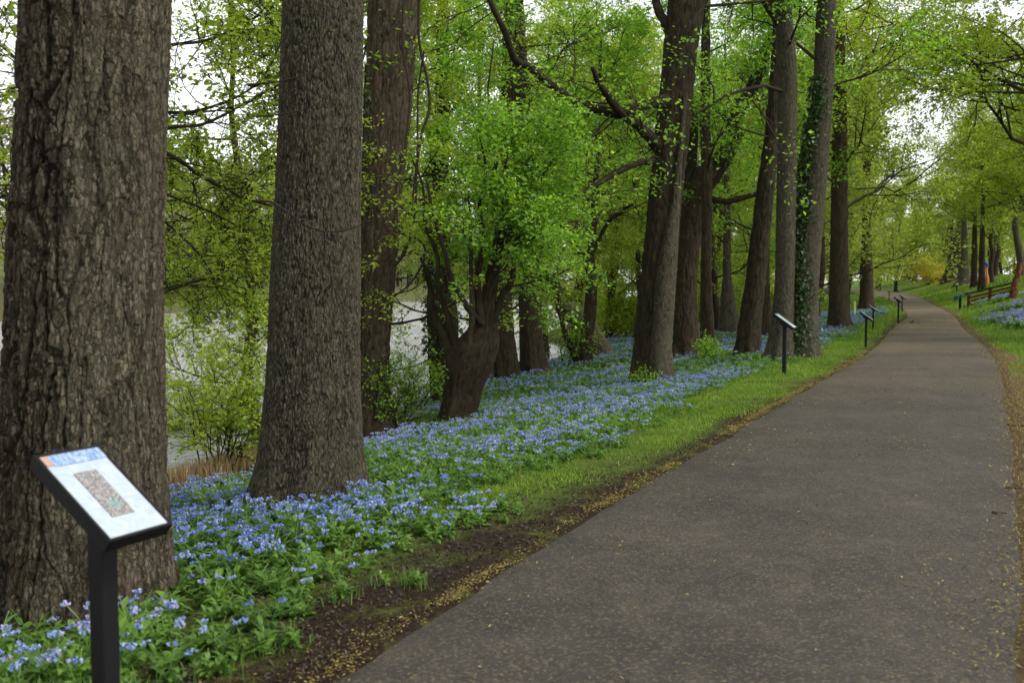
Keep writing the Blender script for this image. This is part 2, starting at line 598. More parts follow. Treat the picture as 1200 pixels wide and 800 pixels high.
c = k.mix(k.maprange(gr, .25, .05, 0, .6), c, (.018, .016, .014))
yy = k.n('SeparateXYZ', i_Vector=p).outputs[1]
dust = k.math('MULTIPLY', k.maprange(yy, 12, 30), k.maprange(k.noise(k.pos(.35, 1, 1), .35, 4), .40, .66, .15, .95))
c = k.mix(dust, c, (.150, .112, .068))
ht = k.math('ADD', k.math('MULTIPLY', vor.outputs['Distance'], -.8), k.math('MULTIPLY', fine, .6))
M['asphalt'] = k.principled(c, .82, k.bump(ht, .55, .006), .28)
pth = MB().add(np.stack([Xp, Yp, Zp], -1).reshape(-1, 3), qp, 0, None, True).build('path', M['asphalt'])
tag(pth, kind='structure')

# river
k = NT('water')
p = k.pos(1, 1, 1)
h = k.math('ADD', k.noise(k.pos(1.2, .5, 1), 1.1, 5, .6), k.math('MULTIPLY', k.noise(k.pos(1.4, .6, 1), 5, 3), .35))
m = k.principled((.34, .345, .33), .18, k.bump(h, .8, .5), .9, IOR=1.4)
M['water'] = m
wy = np.linspace(-60, 560, 60)
wv = np.array([[[XL(y) - 4.0 / CA, y, WATER_Z], [XL(y) - 86 / CA, y, WATER_Z]] for y in wy]).reshape(-1, 3)
wq = np.array([[2 * i, 2 * i + 2, 2 * i + 3, 2 * i + 1] for i in range(len(wy) - 1)])
tag(MB().add(wv, wq).build('water', M['water']), kind='structure')


# ------------------------------------------------------------------ leaves and branching
def leaves(mb, rng, pos, size, mat=1, tone=None, up=.55, asp=.62, dirs=None):
    N = len(pos)
    if N == 0: return
    d = rng.normal(size=(N, 3))
    d[:, 2] = d[:, 2] * .45 - .25
    if dirs is not None: d = d * .7 + dirs
    d /= np.linalg.norm(d, axis=1, keepdims=True)
    nrm = rng.normal(size=(N, 3)) * (1 - up)
    nrm[:, 2] += up * 1.6
    s = np.cross(d, nrm)
    s /= np.linalg.norm(s, axis=1, keepdims=True) + 1e-9
    n = np.cross(s, d)
    L = np.broadcast_to(size, (N,))[:, None] * rng.uniform(.45, 1.45, (N, 1))
    W = L * asp * .5
    b = pos
    V = np.stack([b, b + d * L * .45 + s * W + n * W * .25, b + d * L + n * L * -.08, b + d * L * .45 - s * W + n * W * .25], 1)
    f = np.arange(N * 4).reshape(N, 4)
    t = rng.uniform(0, 1, N) if tone is None else tone
    mb.add(V.reshape(-1, 3), f, mat, np.repeat(np.clip(t, 0, 1), 4))


def unit(v):
    return v / (np.linalg.norm(v) + 1e-9)


def grow(rng, start, d, L, r, spec, out, lvl=0):
    """one branch and its side branches. spec[lvl] = (n children, child length ratio, points, wobble, lift)"""
    nch, ratio, n, wob, lift = spec[lvl]
    P = [np.asarray(start, float)]
    d = unit(np.asarray(d, float))
    seg = L / (n - 1)
    for i in range(n - 1):
        d = unit(d + rng.normal(size=3) * wob + np.array([0, 0, lift]))
        P.append(P[-1] + d * seg)
    P = np.array(P)
    t = np.linspace(0, 1, n)
    out.setdefault(lvl, []).append((P, r * (1 - .8 * t)))
    if lvl + 1 >= len(spec):
        out.setdefault('tips', []).append(P)
        return
    for c in range(nch):
        tt = .2 + .8 * (c + rng.uniform(.2, 1)) / nch
        tt = min(tt, .99)
        x = tt * (n - 1)
        i = min(int(x), n - 2)
        base = P[i] + (P[i + 1] - P[i]) * (x - i)
        ax = unit(P[i + 1] - P[i])
        perp = rng.normal(size=3)
        perp[2] *= .6 if lvl == 0 else .28
        perp = unit(perp - ax * perp.dot(ax))
        ang = R_(rng.uniform(28, 68))
        nd = ax * math.cos(ang) + perp * math.sin(ang)
        grow(rng, base, nd, L * ratio * rng.uniform(.7, 1.25) * (1.15 - .5 * tt), r * (1 - .75 * tt) * .68 + .001, spec, out, lvl + 1)


def emit(mb, rng, out, per, size, spread, mat_b=0, mat_l=1, rmin=.003, tone_mu=.5, tone_sd=.22, sides=(6, 5, 3, 3), from_lvl=0, up=.55):
    for lvl in [l for l in out if l != 'tips' and l >= from_lvl]:
        P = np.array([p for p, _ in out[lvl]])
        R = np.maximum(np.array([r for _, r in out[lvl]]), rmin)
        Vv, fs = tubes(P, R, sides[min(lvl, 3)])
        mb.add(Vv, fs, mat_b, .5, True)
    tips = np.array(out['tips'])
    N, n, _ = tips.shape
    if per <= 0: return
    cnt = rng.poisson(per, N)
    idx = np.repeat(np.arange(N), cnt)
    t = rng.uniform(.15, 1.05, len(idx)) * (n - 1)
    i = np.clip(t.astype(int), 0, n - 2)
    pos = tips[idx, i] + (tips[idx, i + 1] - tips[idx, i]) * (t - i)[:, None] + rng.normal(size=(len(idx), 3)) * spread * np.array([1, 1, .7])
    tn = rng.normal(tone_mu, tone_sd * .9, N)[idx] + rng.normal(0, tone_sd, len(idx))
    leaves(mb, rng, pos, size, mat_l, tn, up)


# ------------------------------------------------------------------ trunks
def bark_fn(style, x, y, z, seed):
    wx = .35 * vnoise(x * 3, y * 3, z * 1.5, seed + 50)
    if style == 'plate':
        # flaky upright plates; deeper furrows and darker tone overall on the flank away from the path
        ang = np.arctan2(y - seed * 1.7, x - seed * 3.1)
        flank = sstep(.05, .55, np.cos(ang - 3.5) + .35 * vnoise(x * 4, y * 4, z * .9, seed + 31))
        w1 = vnoise(x * 7, y * 7, z * 2.5, seed + 50)
        w2 = fbm(x * 30, y * 30, z * 22, seed + 51, 2)
        f1, f2, c = worley(x * 20 + .5 * w1 + .22 * w2, y * 20 + .5 * w1, z * 5.0 + .3 * w2, seed)
        e = sstep(.0, .20, f2 - f1)
        f1b, f2b, cb = worley(x * 46 + .5 * w2, y * 46 + .5 * w2, z * 19 + .4 * w2, seed + 9)
        eb = sstep(.0, .25, f2b - f1b)
        f1c, f2c, cc = worley(x * 9 + .5 * w1 + .1 * w2, y * 9 + .5 * w1, z * 1.1 + .15 * w1, seed + 13)
        fu = sstep(.0, .16, f2c - f1c)
        rough = fbm(x * 70, y * 70, z * 45, seed + 4, 3)
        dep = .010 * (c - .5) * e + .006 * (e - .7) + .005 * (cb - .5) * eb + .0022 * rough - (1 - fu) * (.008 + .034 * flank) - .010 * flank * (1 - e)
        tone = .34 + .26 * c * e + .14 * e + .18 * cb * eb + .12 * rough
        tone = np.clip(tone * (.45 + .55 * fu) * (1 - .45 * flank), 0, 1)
    elif style == 'ash':
        w1 = .30 * fbm(x * 12, y * 12, z * 8, seed + 50, 3)
        r1 = np.abs(fbm(x * 26 + w1 * 2, y * 26 + w1 * 2, z * 5.5, seed, 3))
        f1, f2, c = worley(x * 44 + w1 * 4, y * 44 + w1 * 4, z * 13 + w1 * 2, seed)
        ridge = sstep(.0, .45, f2 - f1) * .55 + .45 * sstep(.0, .3, r1)
        rough = fbm(x * 90, y * 90, z * 50, seed + 4, 2)
        dep = .017 * (ridge - .6) + .006 * (c - .5) + .002 * rough + .012 * vnoise(x * 5, y * 5, z * .8, seed + 2)
        tone = np.clip(-.05 + .72 * ridge + .28 * c + .12 * rough, 0, 1)
    else:
        f1, f2, c = worley(x * 16 + wx, y * 16 + wx, z * 4.0 + wx, seed)
        ridge = sstep(.0, .4, f2 - f1)
        r1 = sstep(0, .3, np.abs(fbm(x * 15 + wx, y * 15, z * 2.6, seed + 8, 3)))
        ridge = .5 * ridge + .5 * r1
        dep = .026 * (ridge - .6) + .012 * fbm(x * 9, y * 9, z * 4, seed + 4, 3)
        tone = np.clip(.0 + .65 * ridge + .35 * c, 0, 1)
    return dep, tone


def trunk_shape(profile, Y, seed=1, nth=64, dz=.03, style='rough', flare=.25, top=None, ground_z=None, amp=1.0, lobes=5, knots=0, depth_lean=0.0, lump=.03):
    """profile rows (photo y, left x, right x) at depth Y, from the foot up -> vertices, quads, tone, centre-line function"""
    rng = np.random.default_rng(seed)
    zs, cx, rr = [], [], []
    for (py, a, b) in profile:
        pa, pb = at_depth(a, py, Y), at_depth(b, py, Y)
        zs.append(pa[2])
        cx.append((pa[0] + pb[0]) / 2)
        rr.append((pb[0] - pa[0]) / 2)
    zs, cx, rr = map(np.array, (zs, cx, rr))
    ztop_in = zs[-1]
    if top is not None and top > ztop_in:
        m = min(3, len(zs) - 1)
        sl = np.clip((cx[-1] - cx[-1 - m]) / (zs[-1] - zs[-1 - m]), -.3, .3)
        n = 5
        ez = np.linspace(ztop_in, top, n + 1)[1:]
        ex = cx[-1] + sl * (ez - ztop_in) * .7
        er = rr[-1] * (1 - .85 * (ez - ztop_in) / (top - ztop_in))
        zs, cx, rr = np.concatenate([zs, ez]), np.concatenate([cx, ex]), np.concatenate([rr, np.maximum(er, .02)])
    zb = zs[0]
    z_in = np.arange(zb, min(ztop_in + .3, zs[-1]), dz)
    z_out = np.arange(z_in[-1] + dz, zs[-1], max(.25, dz)) if zs[-1] > z_in[-1] + .3 else np.array([])
    zr = np.concatenate([[zb - .4, zb - .2, zb - .08], z_in, z_out, [zs[-1]]])
    # smooth interpolation through the profile
    def itp(v, z):
        o = np.argsort(zs)
        fine = np.linspace(zs.min(), zs.max(), 400)
        y = np.interp(fine, zs[o], v[o])
        kk = max(3, int(400 * .05) | 1)
        ker = np.hanning(kk + 2)[1:-1]
        ker /= ker.sum()
        y2 = np.convolve(np.pad(y, kk // 2, mode='reflect', reflect_type='odd'), ker, mode='valid')
        return np.interp(z, fine, y2)
    cxz, rz = itp(cx, zr), np.maximum(itp(rr, zr), .008)
    th = np.linspace(0, 2 * math.pi, nth, endpoint=False)
    T, Zz = np.meshgrid(th, zr)
    Rz = rz[:, None]
    hgt = np.maximum(Zz - zb, 0)
    ph = rng.uniform(0, 6.28, 3)
    lob = .5 + .5 * np.sin(lobes * T + ph[0] + .6 * np.sin(T + ph[1])) + .3 * np.sin((lobes + 3) * T + ph[2])
    fl = flare * np.exp(-hgt / (.28 + .3 * rz[0])) * lob
    lum = lump * (np.sin(2 * T + ph[1] + Zz * .5) + vnoise(np.cos(T) * 1.5, np.sin(T) * 1.5, Zz * 1.2, seed + 70))
    rad = Rz * (1 + fl + lum)
    bx, by = np.cos(T) * Rz, np.sin(T) * Rz
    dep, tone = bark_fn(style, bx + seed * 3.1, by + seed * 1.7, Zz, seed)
    rad = rad + dep * amp
    for _ in range(knots):
        kt, kz, kr = rng.uniform(3.4, 6.0), rng.uniform(zb + .5, ztop_in), rz.mean() * rng.uniform(.25, .45)
        dd = ((((T - kt + math.pi) % (2 * math.pi) - math.pi) * Rz) ** 2 + (Zz - kz) ** 2) / kr ** 2
        rad = rad + kr * .45 * np.exp(-dd * 1.6) - kr * .3 * np.exp(-dd * 12)
    yl = depth_lean * (Zz - zb)
    V = np.stack([cxz[:, None] + np.cos(T) * rad, Y + yl + np.sin(T) * rad, Zz], -1)
    n, mth = T.shape
    ii, jj = np.meshgrid(np.arange(n - 1), np.arange(mth), indexing='ij')
    j2 = (jj + 1) % mth
    q = np.stack([ii * mth + jj, ii * mth + j2, (ii + 1) * mth + j2, (ii + 1) * mth + jj], -1).reshape(-1, 4)
    capf = (np.arange(mth) + (n - 1) * mth)[None]

    def centre(z):
        return np.array([np.interp(z, zr, cxz), Y + depth_lean * (z - zb), z]), float(np.interp(z, zr, rz))
    return V.reshape(-1, 3), [q, capf], tone.ravel(), centre, zb, zs[-1]


def crown_mesh(rng, centre, z0, z1, nl, Lr, lift=.05, spec=None, tilt=.35, az=None, r0=.030):
    """limbs leaving the trunk between heights z0 and z1"""
    out = {}
    spec = spec or [(7, .5, 8, .16, .02), (7, .42, 5, .2, .0), (0, 0, 4, .2, -.02)]
    for i in range(nl):
        z = z0 + (z1 - z0) * (i + rng.uniform(0, 1)) / nl
        c, r = centre(z)
        a = rng.uniform(0, 6.283) if az is None else R_(rng.uniform(*az))
        L = rng.uniform(*Lr) * (1.1 - .45 * (z - z0) / max(z1 - z0, .1))
        t = tilt + rng.uniform(-.2, .35)
        d = np.array([math.cos(a), math.sin(a), t])
        grow(rng, c + d * r * .5, d, L, min(r0 * L / 3, r * .7), spec, out)
    return out




def hero(name, label, base, profile, bark, seed, nth=64, dz=.03, style='rough', flare=.30, top=13, cat='tree', setback=None, group=None, **kw):
    g0 = gp(*base)
    r_px = (profile[0][2] - profile[0][1]) / 2
    Y = g0[1] * (1 + (.75 * r_px / F if setback is None else setback))
    root = empty(name, (g0[0], Y, g0[2]))
    tag(root, label, cat, group)
    V, fs, tone, centre, zb, zt = trunk_shape(profile, Y, seed, nth, dz, style, flare, top, **kw)
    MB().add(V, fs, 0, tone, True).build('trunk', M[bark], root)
    return root, centre, Y, zb


def limb_px(root, pts, Y, w0, w1, bark, Y1=None, name='limb', seed=1, n=26, sides=12, label=None):
    """a limb drawn through photograph pixels at depth Y (running to depth Y1)"""
    Y1 = Y if Y1 is None else Y1
    t = np.linspace(0, 1, len(pts))
    P = np.array([at_depth(x, y, Y + (Y1 - Y) * tt) for (x, y), tt in zip(pts, t)])
    P = resample(P, n)
    rng = np.random.default_rng(seed)
    P[1:-1] += np.stack([vnoise(np.arange(n - 2) * .35, a * 9., seed, seed) for a in range(3)], 1) * w0 * .14 * Y / F
    R = np.linspace(w0, w1, n) * .5 * Y / F
    R *= 1 + .06 * vnoise(np.arange(n) * .6, seed, 0, seed)
    Vv, fs = tubes(P, R, sides, True)
    dep = vnoise(Vv[:, 0] * 25, Vv[:, 1] * 25, Vv[:, 2] * 25, seed)
    tone = np.clip(.45 + .5 * dep, 0, 1)
    o = MB().add(Vv, fs, 0, tone, True).build(name, M[bark], root)
    return P, R


# T1 : the big one behind the sign
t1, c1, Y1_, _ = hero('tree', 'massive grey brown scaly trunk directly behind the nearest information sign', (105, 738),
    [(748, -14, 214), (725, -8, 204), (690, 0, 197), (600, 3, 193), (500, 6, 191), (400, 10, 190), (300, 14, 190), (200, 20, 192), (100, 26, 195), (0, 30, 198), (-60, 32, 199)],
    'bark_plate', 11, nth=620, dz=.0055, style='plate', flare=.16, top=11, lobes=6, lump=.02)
t2, c2, Y2_, _ = hero('tree', 'thick straight dark grey trunk with finely furrowed bark rising from the bluebells', (362, 598),
    [(602, 284, 436), (585, 292, 429), (550, 301, 424), (500, 307, 423), (430, 312, 421), (300, 319, 421), (200, 324, 422), (100, 329, 424), (0, 333, 426), (-60, 335, 427)],
    'bark_ash', 5, nth=640, dz=.009, style='ash', flare=.17, top=14, lobes=7, lump=.02)
t3, c3, Y3_, _ = hero('tree', 'reddish brown trunk leaning behind the thick dark grey one with hanging vines', (435, 512),
    [(515, 404, 470), (480, 410, 458), (420, 415, 456), (330, 420, 463), (230, 424, 471), (120, 428, 482), (0, 432, 491), (-50, 434, 494)],
    'bark_red', 23, nth=200, dz=.018, style='rough', top=14, lump=.03)
t4, c4, Y4_, _ = hero('tree', 'stout gnarled dark trunk forking low above the bluebells on the slope', (536, 498),
    [(502, 512, 560), (480, 517, 557), (450, 522, 566), (425, 524, 578), (405, 530, 584), (385, 551, 583), (345, 564, 581), (290, 577, 589), (235, 586, 594), (190, 590, 595), (165, 592, 595)],
    'bark_dark', 31, nth=110, dz=.025, top=None, knots=5, lump=.07)
limb_px(t4, [(545, 452), (534, 425), (527, 402), (517, 386), (508, 368), (503, 340), (496, 315), (486, 296)], Y4_ + .02, 22, 2, 'bark_dark', seed=2)
limb_px(t4, [(548, 430), (551, 400), (553, 370), (552, 320), (551, 265), (549, 225)], Y4_ - .3, 9, 2, 'bark_brown', seed=3)
limb_px(t4, [(566, 380), (545, 355), (528, 325), (520, 290), (508, 250), (500, 210)], Y4_ - .2, 8, 3, 'twig', Y4_ - 1.2, seed=4)
for i, (pts, w0, dy) in enumerate([([(570, 398), (561, 366), (560, 330), (566, 290), (562, 245), (568, 200), (560, 150)], 11, -.5),
                                   ([(574, 388), (586, 355), (600, 325), (606, 285), (620, 250), (624, 205)], 10, .3),
                                   ([(536, 420), (530, 385), (515, 345), (512, 300), (498, 262), (494, 215), (480, 180)], 9, -.2),
                                   ([(580, 300), (596, 268), (622, 240), (640, 200), (665, 170), (700, 150)], 6, .2),
                                   ([(586, 262), (578, 215), (584, 165), (572, 110), (578, 50)], 6, .1)]):
    limb_px(t4, pts, Y4_ - .1, w0, 1.5, 'bark_dark', Y4_ + dy, seed=500 + i)
t5, c5, Y5_, _ = hero('tree', 'dark ivied trunk at the water edge half hidden behind the gnarled forked one', (517, 474),
    [(478, 507, 530), (440, 503, 533), (400, 501, 538), (360, 500, 536), (300, 502, 528), (200, 506, 526), (60, 512, 526)], 'bark_dark', 37, nth=72, dz=.04, top=12)
t6, c6, Y6_, _ = hero('tree', 'slim dark trunk immediately beside the fuller brown trunk on the river bank', (597, 446),
    [(450, 582, 612), (430, 580, 609), (400, 579, 604), (360, 578, 600), (300, 579, 601), (230, 583, 605), (150, 586, 603), (60, 589, 602)], 'bark_dark', 41, nth=80, dz=.04, top=13)
t8, c8, Y8_, _ = hero('tree', 'short grey leaning stub between the gnarled forked trunk and the slim dark one', (577, 450),
    [(453, 560, 597), (430, 558, 588), (405, 557, 580), (380, 556, 573)], 'bark_grey', 43, nth=64, dz=.04, top=None)
t7, c7, Y7_, _ = hero('tree', 'full brown trunk with a broad flared foot at the edge of the river bank', (628, 440),
    [(444, 608, 648), (425, 610, 642), (400, 609, 637), (340, 607, 633), (280, 609, 630), (230, 607, 628), (120, 602, 621), (0, 596, 613)], 'bark_brown', 47, nth=90, dz=.035, top=14)
t9, c9, Y9_, _ = hero('tree', 'broken trunk arching steeply to the left with a snapped pale top', (706, 420),
    [(424, 688, 726), (410, 687, 719), (395, 679, 710), (380, 667, 701), (365, 651, 688), (350, 642, 672), (336, 636, 656), (324, 632, 644)], 'bark_grey', 53, nth=64, dz=.03, top=None, flare=.1)
t10, c10, Y10_, _ = hero('tree', 'slender dark tree with two crooked stems in front of the arching broken trunk', (684, 430),
    [(433, 675, 694), (400, 679, 695), (370, 684, 699), (330, 687, 700), (300, 688, 697), (260, 691, 699), (200, 696, 702), (100, 700, 705)], 'bark_brown', 59, nth=48, dz=.04, top=9)
limb_px(t10, [(680, 428), (672, 412), (664, 395), (658, 375), (654, 350), (650, 320)], Y10_, 9, 4, 'bark_brown', seed=8)
limb_px(t10, [(694, 335), (688, 312), (676, 290), (662, 272), (650, 250), (640, 225)], Y10_, 8, 3, 'bark_dark', seed=9)
limb_px(t10, [(692, 300), (702, 280), (712, 262), (728, 248), (742, 240)], Y10_, 6, 3, 'bark_dark', seed=10)
t11, c11, Y11_, _ = hero('tree', 'tall dark trunk leaning right with a paler grey stem fused along its right side', (763, 452),
    [(457, 734, 793), (440, 738, 787), (400, 743, 785), (350, 748, 787), (300, 753, 793), (230, 761, 799), (150, 769, 808), (75, 777, 814), (0, 784, 825), (-40, 787, 828)],
    'bark_dark', 61, nth=140, dz=.022, top=15, knots=2)
V, fs, tone, _, _, _ = trunk_shape([(456, 757, 791), (430, 759, 788), (400, 761, 787), (340, 766, 791), (300, 772, 794), (270, 779, 795), (240, 786, 797), (180, 794, 800), (110, 801, 806)],
    Y11_ - .33, 62, 72, .025, 'ash', .15, None)
MB().add(V, fs, 0, tone, True).build('stem', M['bark_grey'], t11)
l11a, _ = limb_px(t11, [(785, 112), (772, 119), (755, 124), (735, 130), (712, 131), (690, 127), (668, 115), (645, 98), (620, 78), (603, 70), (594, 45), (585, 22), (570, -10)], Y11_ - .1, 15, 5, 'bark_dark', Y11_ - 3.2, seed=12)
l11b, _ = limb_px(t11, [(775, 172), (760, 158), (745, 143), (730, 133), (712, 112), (700, 100), (694, 80)], Y11_ - .1, 15, 5, 'bark_dark', Y11_ - 2.2, seed=13)
l11c, _ = limb_px(t11, [(768, 188), (750, 190), (728, 199), (708, 212), (690, 222), (672, 232), (650, 240), (620, 243)], Y11_ - .1, 9, 3, 'bark_dark', Y11_ - 2.6, seed=14)
l11d, _ = limb_px(t11, [(786, 40), (776, 20), (770, 0), (764, -30)], Y11_, 12, 8, 'bark_dark', seed=15)
t12, c12, Y12_, _ = hero('tree', 'reddish dark trunk dividing into a crooked limb that leans right', (802, 421),
    [(425, 786, 818), (400, 789, 817), (380, 790, 817), (330, 793, 816), (280, 796, 820), (240, 800, 828), (215, 806, 836), (195, 818, 845)], 'bark_brown', 67, nth=90, dz=.03, top=None, knots=3, lump=.06)
l12, _ = limb_px(t12, [(818, 225), (832, 204), (846, 186), (857, 165), (865, 135), (878, 105), (892, 72), (905, 40), (912, 0)], Y12_, 27, 9, 'bark_dark', seed=16)
limb_px(t12, [(806, 250), (806, 220), (810, 180), (812, 130), (808, 80), (815, 20)], Y12_ + .1, 16, 8, 'bark_dark', seed=17)
limb_px(t12, [(826, 232), (845, 236), (862, 234), (885, 228), (902, 224)], Y12_ + .3, 8, 5, 'bark_dark', seed=18)
t13, c13, Y13_, _ = hero('tree', 'narrow upright brown trunk touching the reddish dividing one on its right', (830, 421),
    [(425, 820, 840), (380, 821, 836), (330, 821, 834), (270, 822, 834), (200, 822, 835), (150, 820, 832), (50, 822, 832), (0, 824, 832)], 'bark_brown', 71, nth=60, dz=.035, top=12)
t14, c14, Y14_, _ = hero('tree', 'dark clean trunk leaning right, just left of the second sign', (875, 420),
    [(424, 859, 892), (400, 863, 890), (380, 866, 891), (330, 874, 896), (230, 886, 907), (150, 897, 913), (80, 903, 915), (0, 908, 917)], 'bark_dark', 73, nth=80, dz=.03, top=13)
t15, c15, Y15_, _ = hero('tree', 'straight pale grey trunk rising directly behind the second sign', (913, 424),
    [(428, 894, 934), (410, 899, 932), (390, 903, 931), (330, 909, 931), (230, 911, 932), (100, 912, 934), (50, 910, 931), (0, 909, 927)], 'bark_grey', 79, nth=90, dz=.03, style='ash', top=14)
t16, c16, Y16_, _ = hero('tree', 'tall grey trunk cloaked in ivy beside the path edge', (940, 420),
    [(424, 917, 960), (400, 921, 958), (330, 930, 959), (300, 932, 961), (200, 941, 969), (100, 954, 976), (0, 957, 980)], 'bark_grey', 83, nth=100, dz=.03, style='ash', top=14)
t17, c17, Y17_, _ = hero('tree', 'stout brown trunk standing alone left of the pair of middle signs', (984, 388),
    [(391, 968, 999), (370, 971, 995), (300, 973, 994), (240, 974, 993), (150, 976, 992), (60, 978, 990)], 'bark_brown', 89, nth=64, dz=.05, top=14)
t18, c18, Y18_, _ = hero('tree', 'dark far trunk where the path bends out of sight', (1015, 365),
    [(367, 1005, 1025), (345, 1008, 1023), (325, 1008, 1023), (280, 1010, 1021), (220, 1011, 1020)], 'bark_brown', 97, nth=40, dz=.08, top=21)
t19, c19, Y19_, _ = hero('tree', 'short pale double trunk far back between the narrow brown and dark clean trunks', (854, 394),
    [(397, 841, 869), (375, 844, 865), (350, 845, 861), (325, 847, 857), (250, 848, 856)], 'bark_grey', 101, nth=40, dz=.06, top=12)
t20, c20, Y20_, _ = hero('tree', 'thin brown trunk far back glimpsed between the dark clean and pale grey trunks', (897, 397),
    [(400, 890, 906), (370, 893, 904), (345, 895, 902), (250, 896, 901)], 'bark_brown', 103, nth=32, dz=.08, top=11)


def add_crown(root, centre, seed, z0, z1, nl, Lr, per, size, spread=.12, mats=('twig', 'leaf'), extra=None, up=.55, tone_mu=.5, back=0.0, **kw):
    rng = np.random.default_rng(seed)
    out = crown_mesh(rng, centre, z0, z1, nl, Lr, **kw)
    mb = MB()
    if extra is not None:
        for P, R, nsub, L, ln, *pp_ in extra:          # side branches along an explicit limb
            sp_ = [(6, .45, 6, .2, .01), (6, .4, 4, .22, 0), (0, 0, 4, .2, -.02)][-ln:]
            for i in range(nsub):
                t = rng.uniform(.25, 1)
                x = t * (len(P) - 1)
                a = min(int(x), len(P) - 2)
                b = P[a] + (P[a + 1] - P[a]) * (x - a)
                d = unit(rng.normal(size=3) * np.array([1, 1, .7]) + unit(P[a + 1] - P[a]) * .4 + np.array([0, back, 0]))
                o2 = {}
                grow(rng, b, d, L * rng.uniform(.6, 1.2), R[a] * .5, sp_, o2)
                emit(mb, rng, o2, pp_[0] if pp_ else per, size, spread, up=up, tone_mu=tone_mu, rmin=.0036 if pp_ else .003)
    if nl > 0:
        emit(mb, rng, out, per, size, spread, up=up, tone_mu=tone_mu)
    return mb.build('crown', [M[m] for m in mats], root)


# crowns of the trunks in the picture
add_crown(t4, c4, 131, 1.2, 3.7, 30, (.7, 2.1), 15, .070, .09, tilt=.5, az=(-115, 175))
add_crown(t5, c5, 132, 2.4, 9, 14, (1.5, 3.0), 21, .08, .10)
add_crown(t6, c6, 133, 3.4, 10, 13, (2.0, 3.8), 17, .085, .10)
add_crown(t7, c7, 134, 4.4, 11, 13, (2.2, 4.2), 17, .085, .10)
add_crown(t10, c10, 135, 2.7, 8, 13, (1.8, 3.6), 17, .085, .10)
R13 = lambda P: np.linspace(.05, .02, len(P))
add_crown(t11, c11, 136, 6.8, 13, 8, (3.0, 5.0), 15, .085, .12, extra=[(l11a, R13(l11a), 11, 1.9, 3, 3), (l11b, R13(l11b), 8, 1.6, 3, 3), (l11c, R13(l11c), 8, 1.5, 3, 3)], back=.35)
add_crown(t12, c12, 137, 3.6, 4.4, 3, (1.5, 2.5), 14, .085, .15, extra=[(l12, R13(l12), 9, 2.2, 3)])
add_crown(t13, c13, 138, 4.0, 11, 9, (2.0, 3.6), 14, .085, .15)
add_crown(t14, c14, 139, 4.8, 12, 8, (2.4, 4.2), 14, .085, .15)
add_crown(t15, c15, 140, 5.0, 13, 9, (2.4, 4.6), 15, .085, .15)
add_crown(t16, c16, 141, 5.0, 13, 8, (2.4, 4.6), 14, .085, .15)
add_crown(t17, c17, 142, 4.0, 15, 22, (3.0, 6.5), 24, .11, .15, mats=('twig', 'leaf_lime'))
add_crown(t18, c18, 143, 5.6, 20, 22, (4.0, 8.0), 24, .15, .25, mats=('twig', 'leaf_lime'))
add_crown(t19, c19, 144, 2.2, 11, 12, (2.4, 4.5), 15, .11, .2)
add_crown(t20, c20, 145, 2.2, 10, 11, (2.4, 4.5), 15, .11, .2)
# the big trunks' crowns start above the frame
add_crown(t2, c2, 146, 8.0, 13, 7, (3, 5), 9, .11, .18)
add_crown(t3, c3, 147, 7, 13, 8, (3, 5), 9, .11, .18)
add_crown(t1, c1, 148, 6.6, 10.5, 6, (2.5, 4.0), 8, .10, .18)

# ------------------------------------------------------------------ other trees
def at_s(s, Y):
    x = float(XL(Y)) - s / CA
    return np.array([x, Y, float(ground(x, Y))])


def at_r(r, Y):
    x = float(XR(Y)) + r / CA
    return np.array([x, Y, float(ground(x, Y))])


def proto_tree(name, seed, H, rad, z0, nl, Lr, per, size, spread, bark='bark_brown', leaf='leaf', spec=None, lean=.0, tilt=.3, tone_mu=.5):
    """a whole tree about its own foot: trunk and crown"""
    rng = np.random.default_rng(seed)
    root = empty(name, (0, 0, 0))
    n = 16
    zz = np.linspace(-.4, H, n)
    px_ = np.cumsum(rng.normal(0, .10, n)) + lean * zz
    py_ = np.cumsum(rng.normal(0, .10, n))
    px_ -= px_[1]
    py_ -= py_[1]
    P = np.stack([px_, py_, zz], 1)
    P = resample(P, 46)
    R = rad * (1 - .9 * np.clip(P[:, 2] / H, 0, 1)) * (1 + .5 * np.exp(-np.maximum(P[:, 2], 0) / .3))
    Vv, fs = tubes(P, R, 18, True)
    dep, tn = bark_fn('rough', Vv[:, 0], Vv[:, 1], Vv[:, 2], seed)
    MB().add(Vv, fs, 0, tn, True).build('trunk', M[bark], root)

    def centre(z):
        return np.array([np.interp(z, P[:, 2], P[:, 0]), np.interp(z, P[:, 2], P[:, 1]), z]), float(np.interp(z, P[:, 2], R))
    out = crown_mesh(rng, centre, z0, H * .95, nl, Lr, tilt=tilt, spec=spec)
    mb = MB()
    emit(mb, rng, out, per, size, spread, tone_mu=tone_mu)
    mb.build('crown', [M['twig'], M[leaf]], root)
    return root


def copy_thing(o):
    c = o.copy()
    COL.objects.link(c)
    for ch in list(o.children):
        d = ch.copy()
        COL.objects.link(d)
        d.parent = c
        d.matrix_parent_inverse = ch.matrix_parent_inverse
        for g_ in list(ch.children):
            e = g_.copy()
            COL.objects.link(e)
            e.parent = d
            e.matrix_parent_inverse = g_.matrix_parent_inverse
    return c


def put(root, p, rz, sc=1.0):
    root.location = [float(v) for v in p]
    root.rotation_euler = (0, 0, rz)
    root.scale = (sc, sc, sc)
    return root


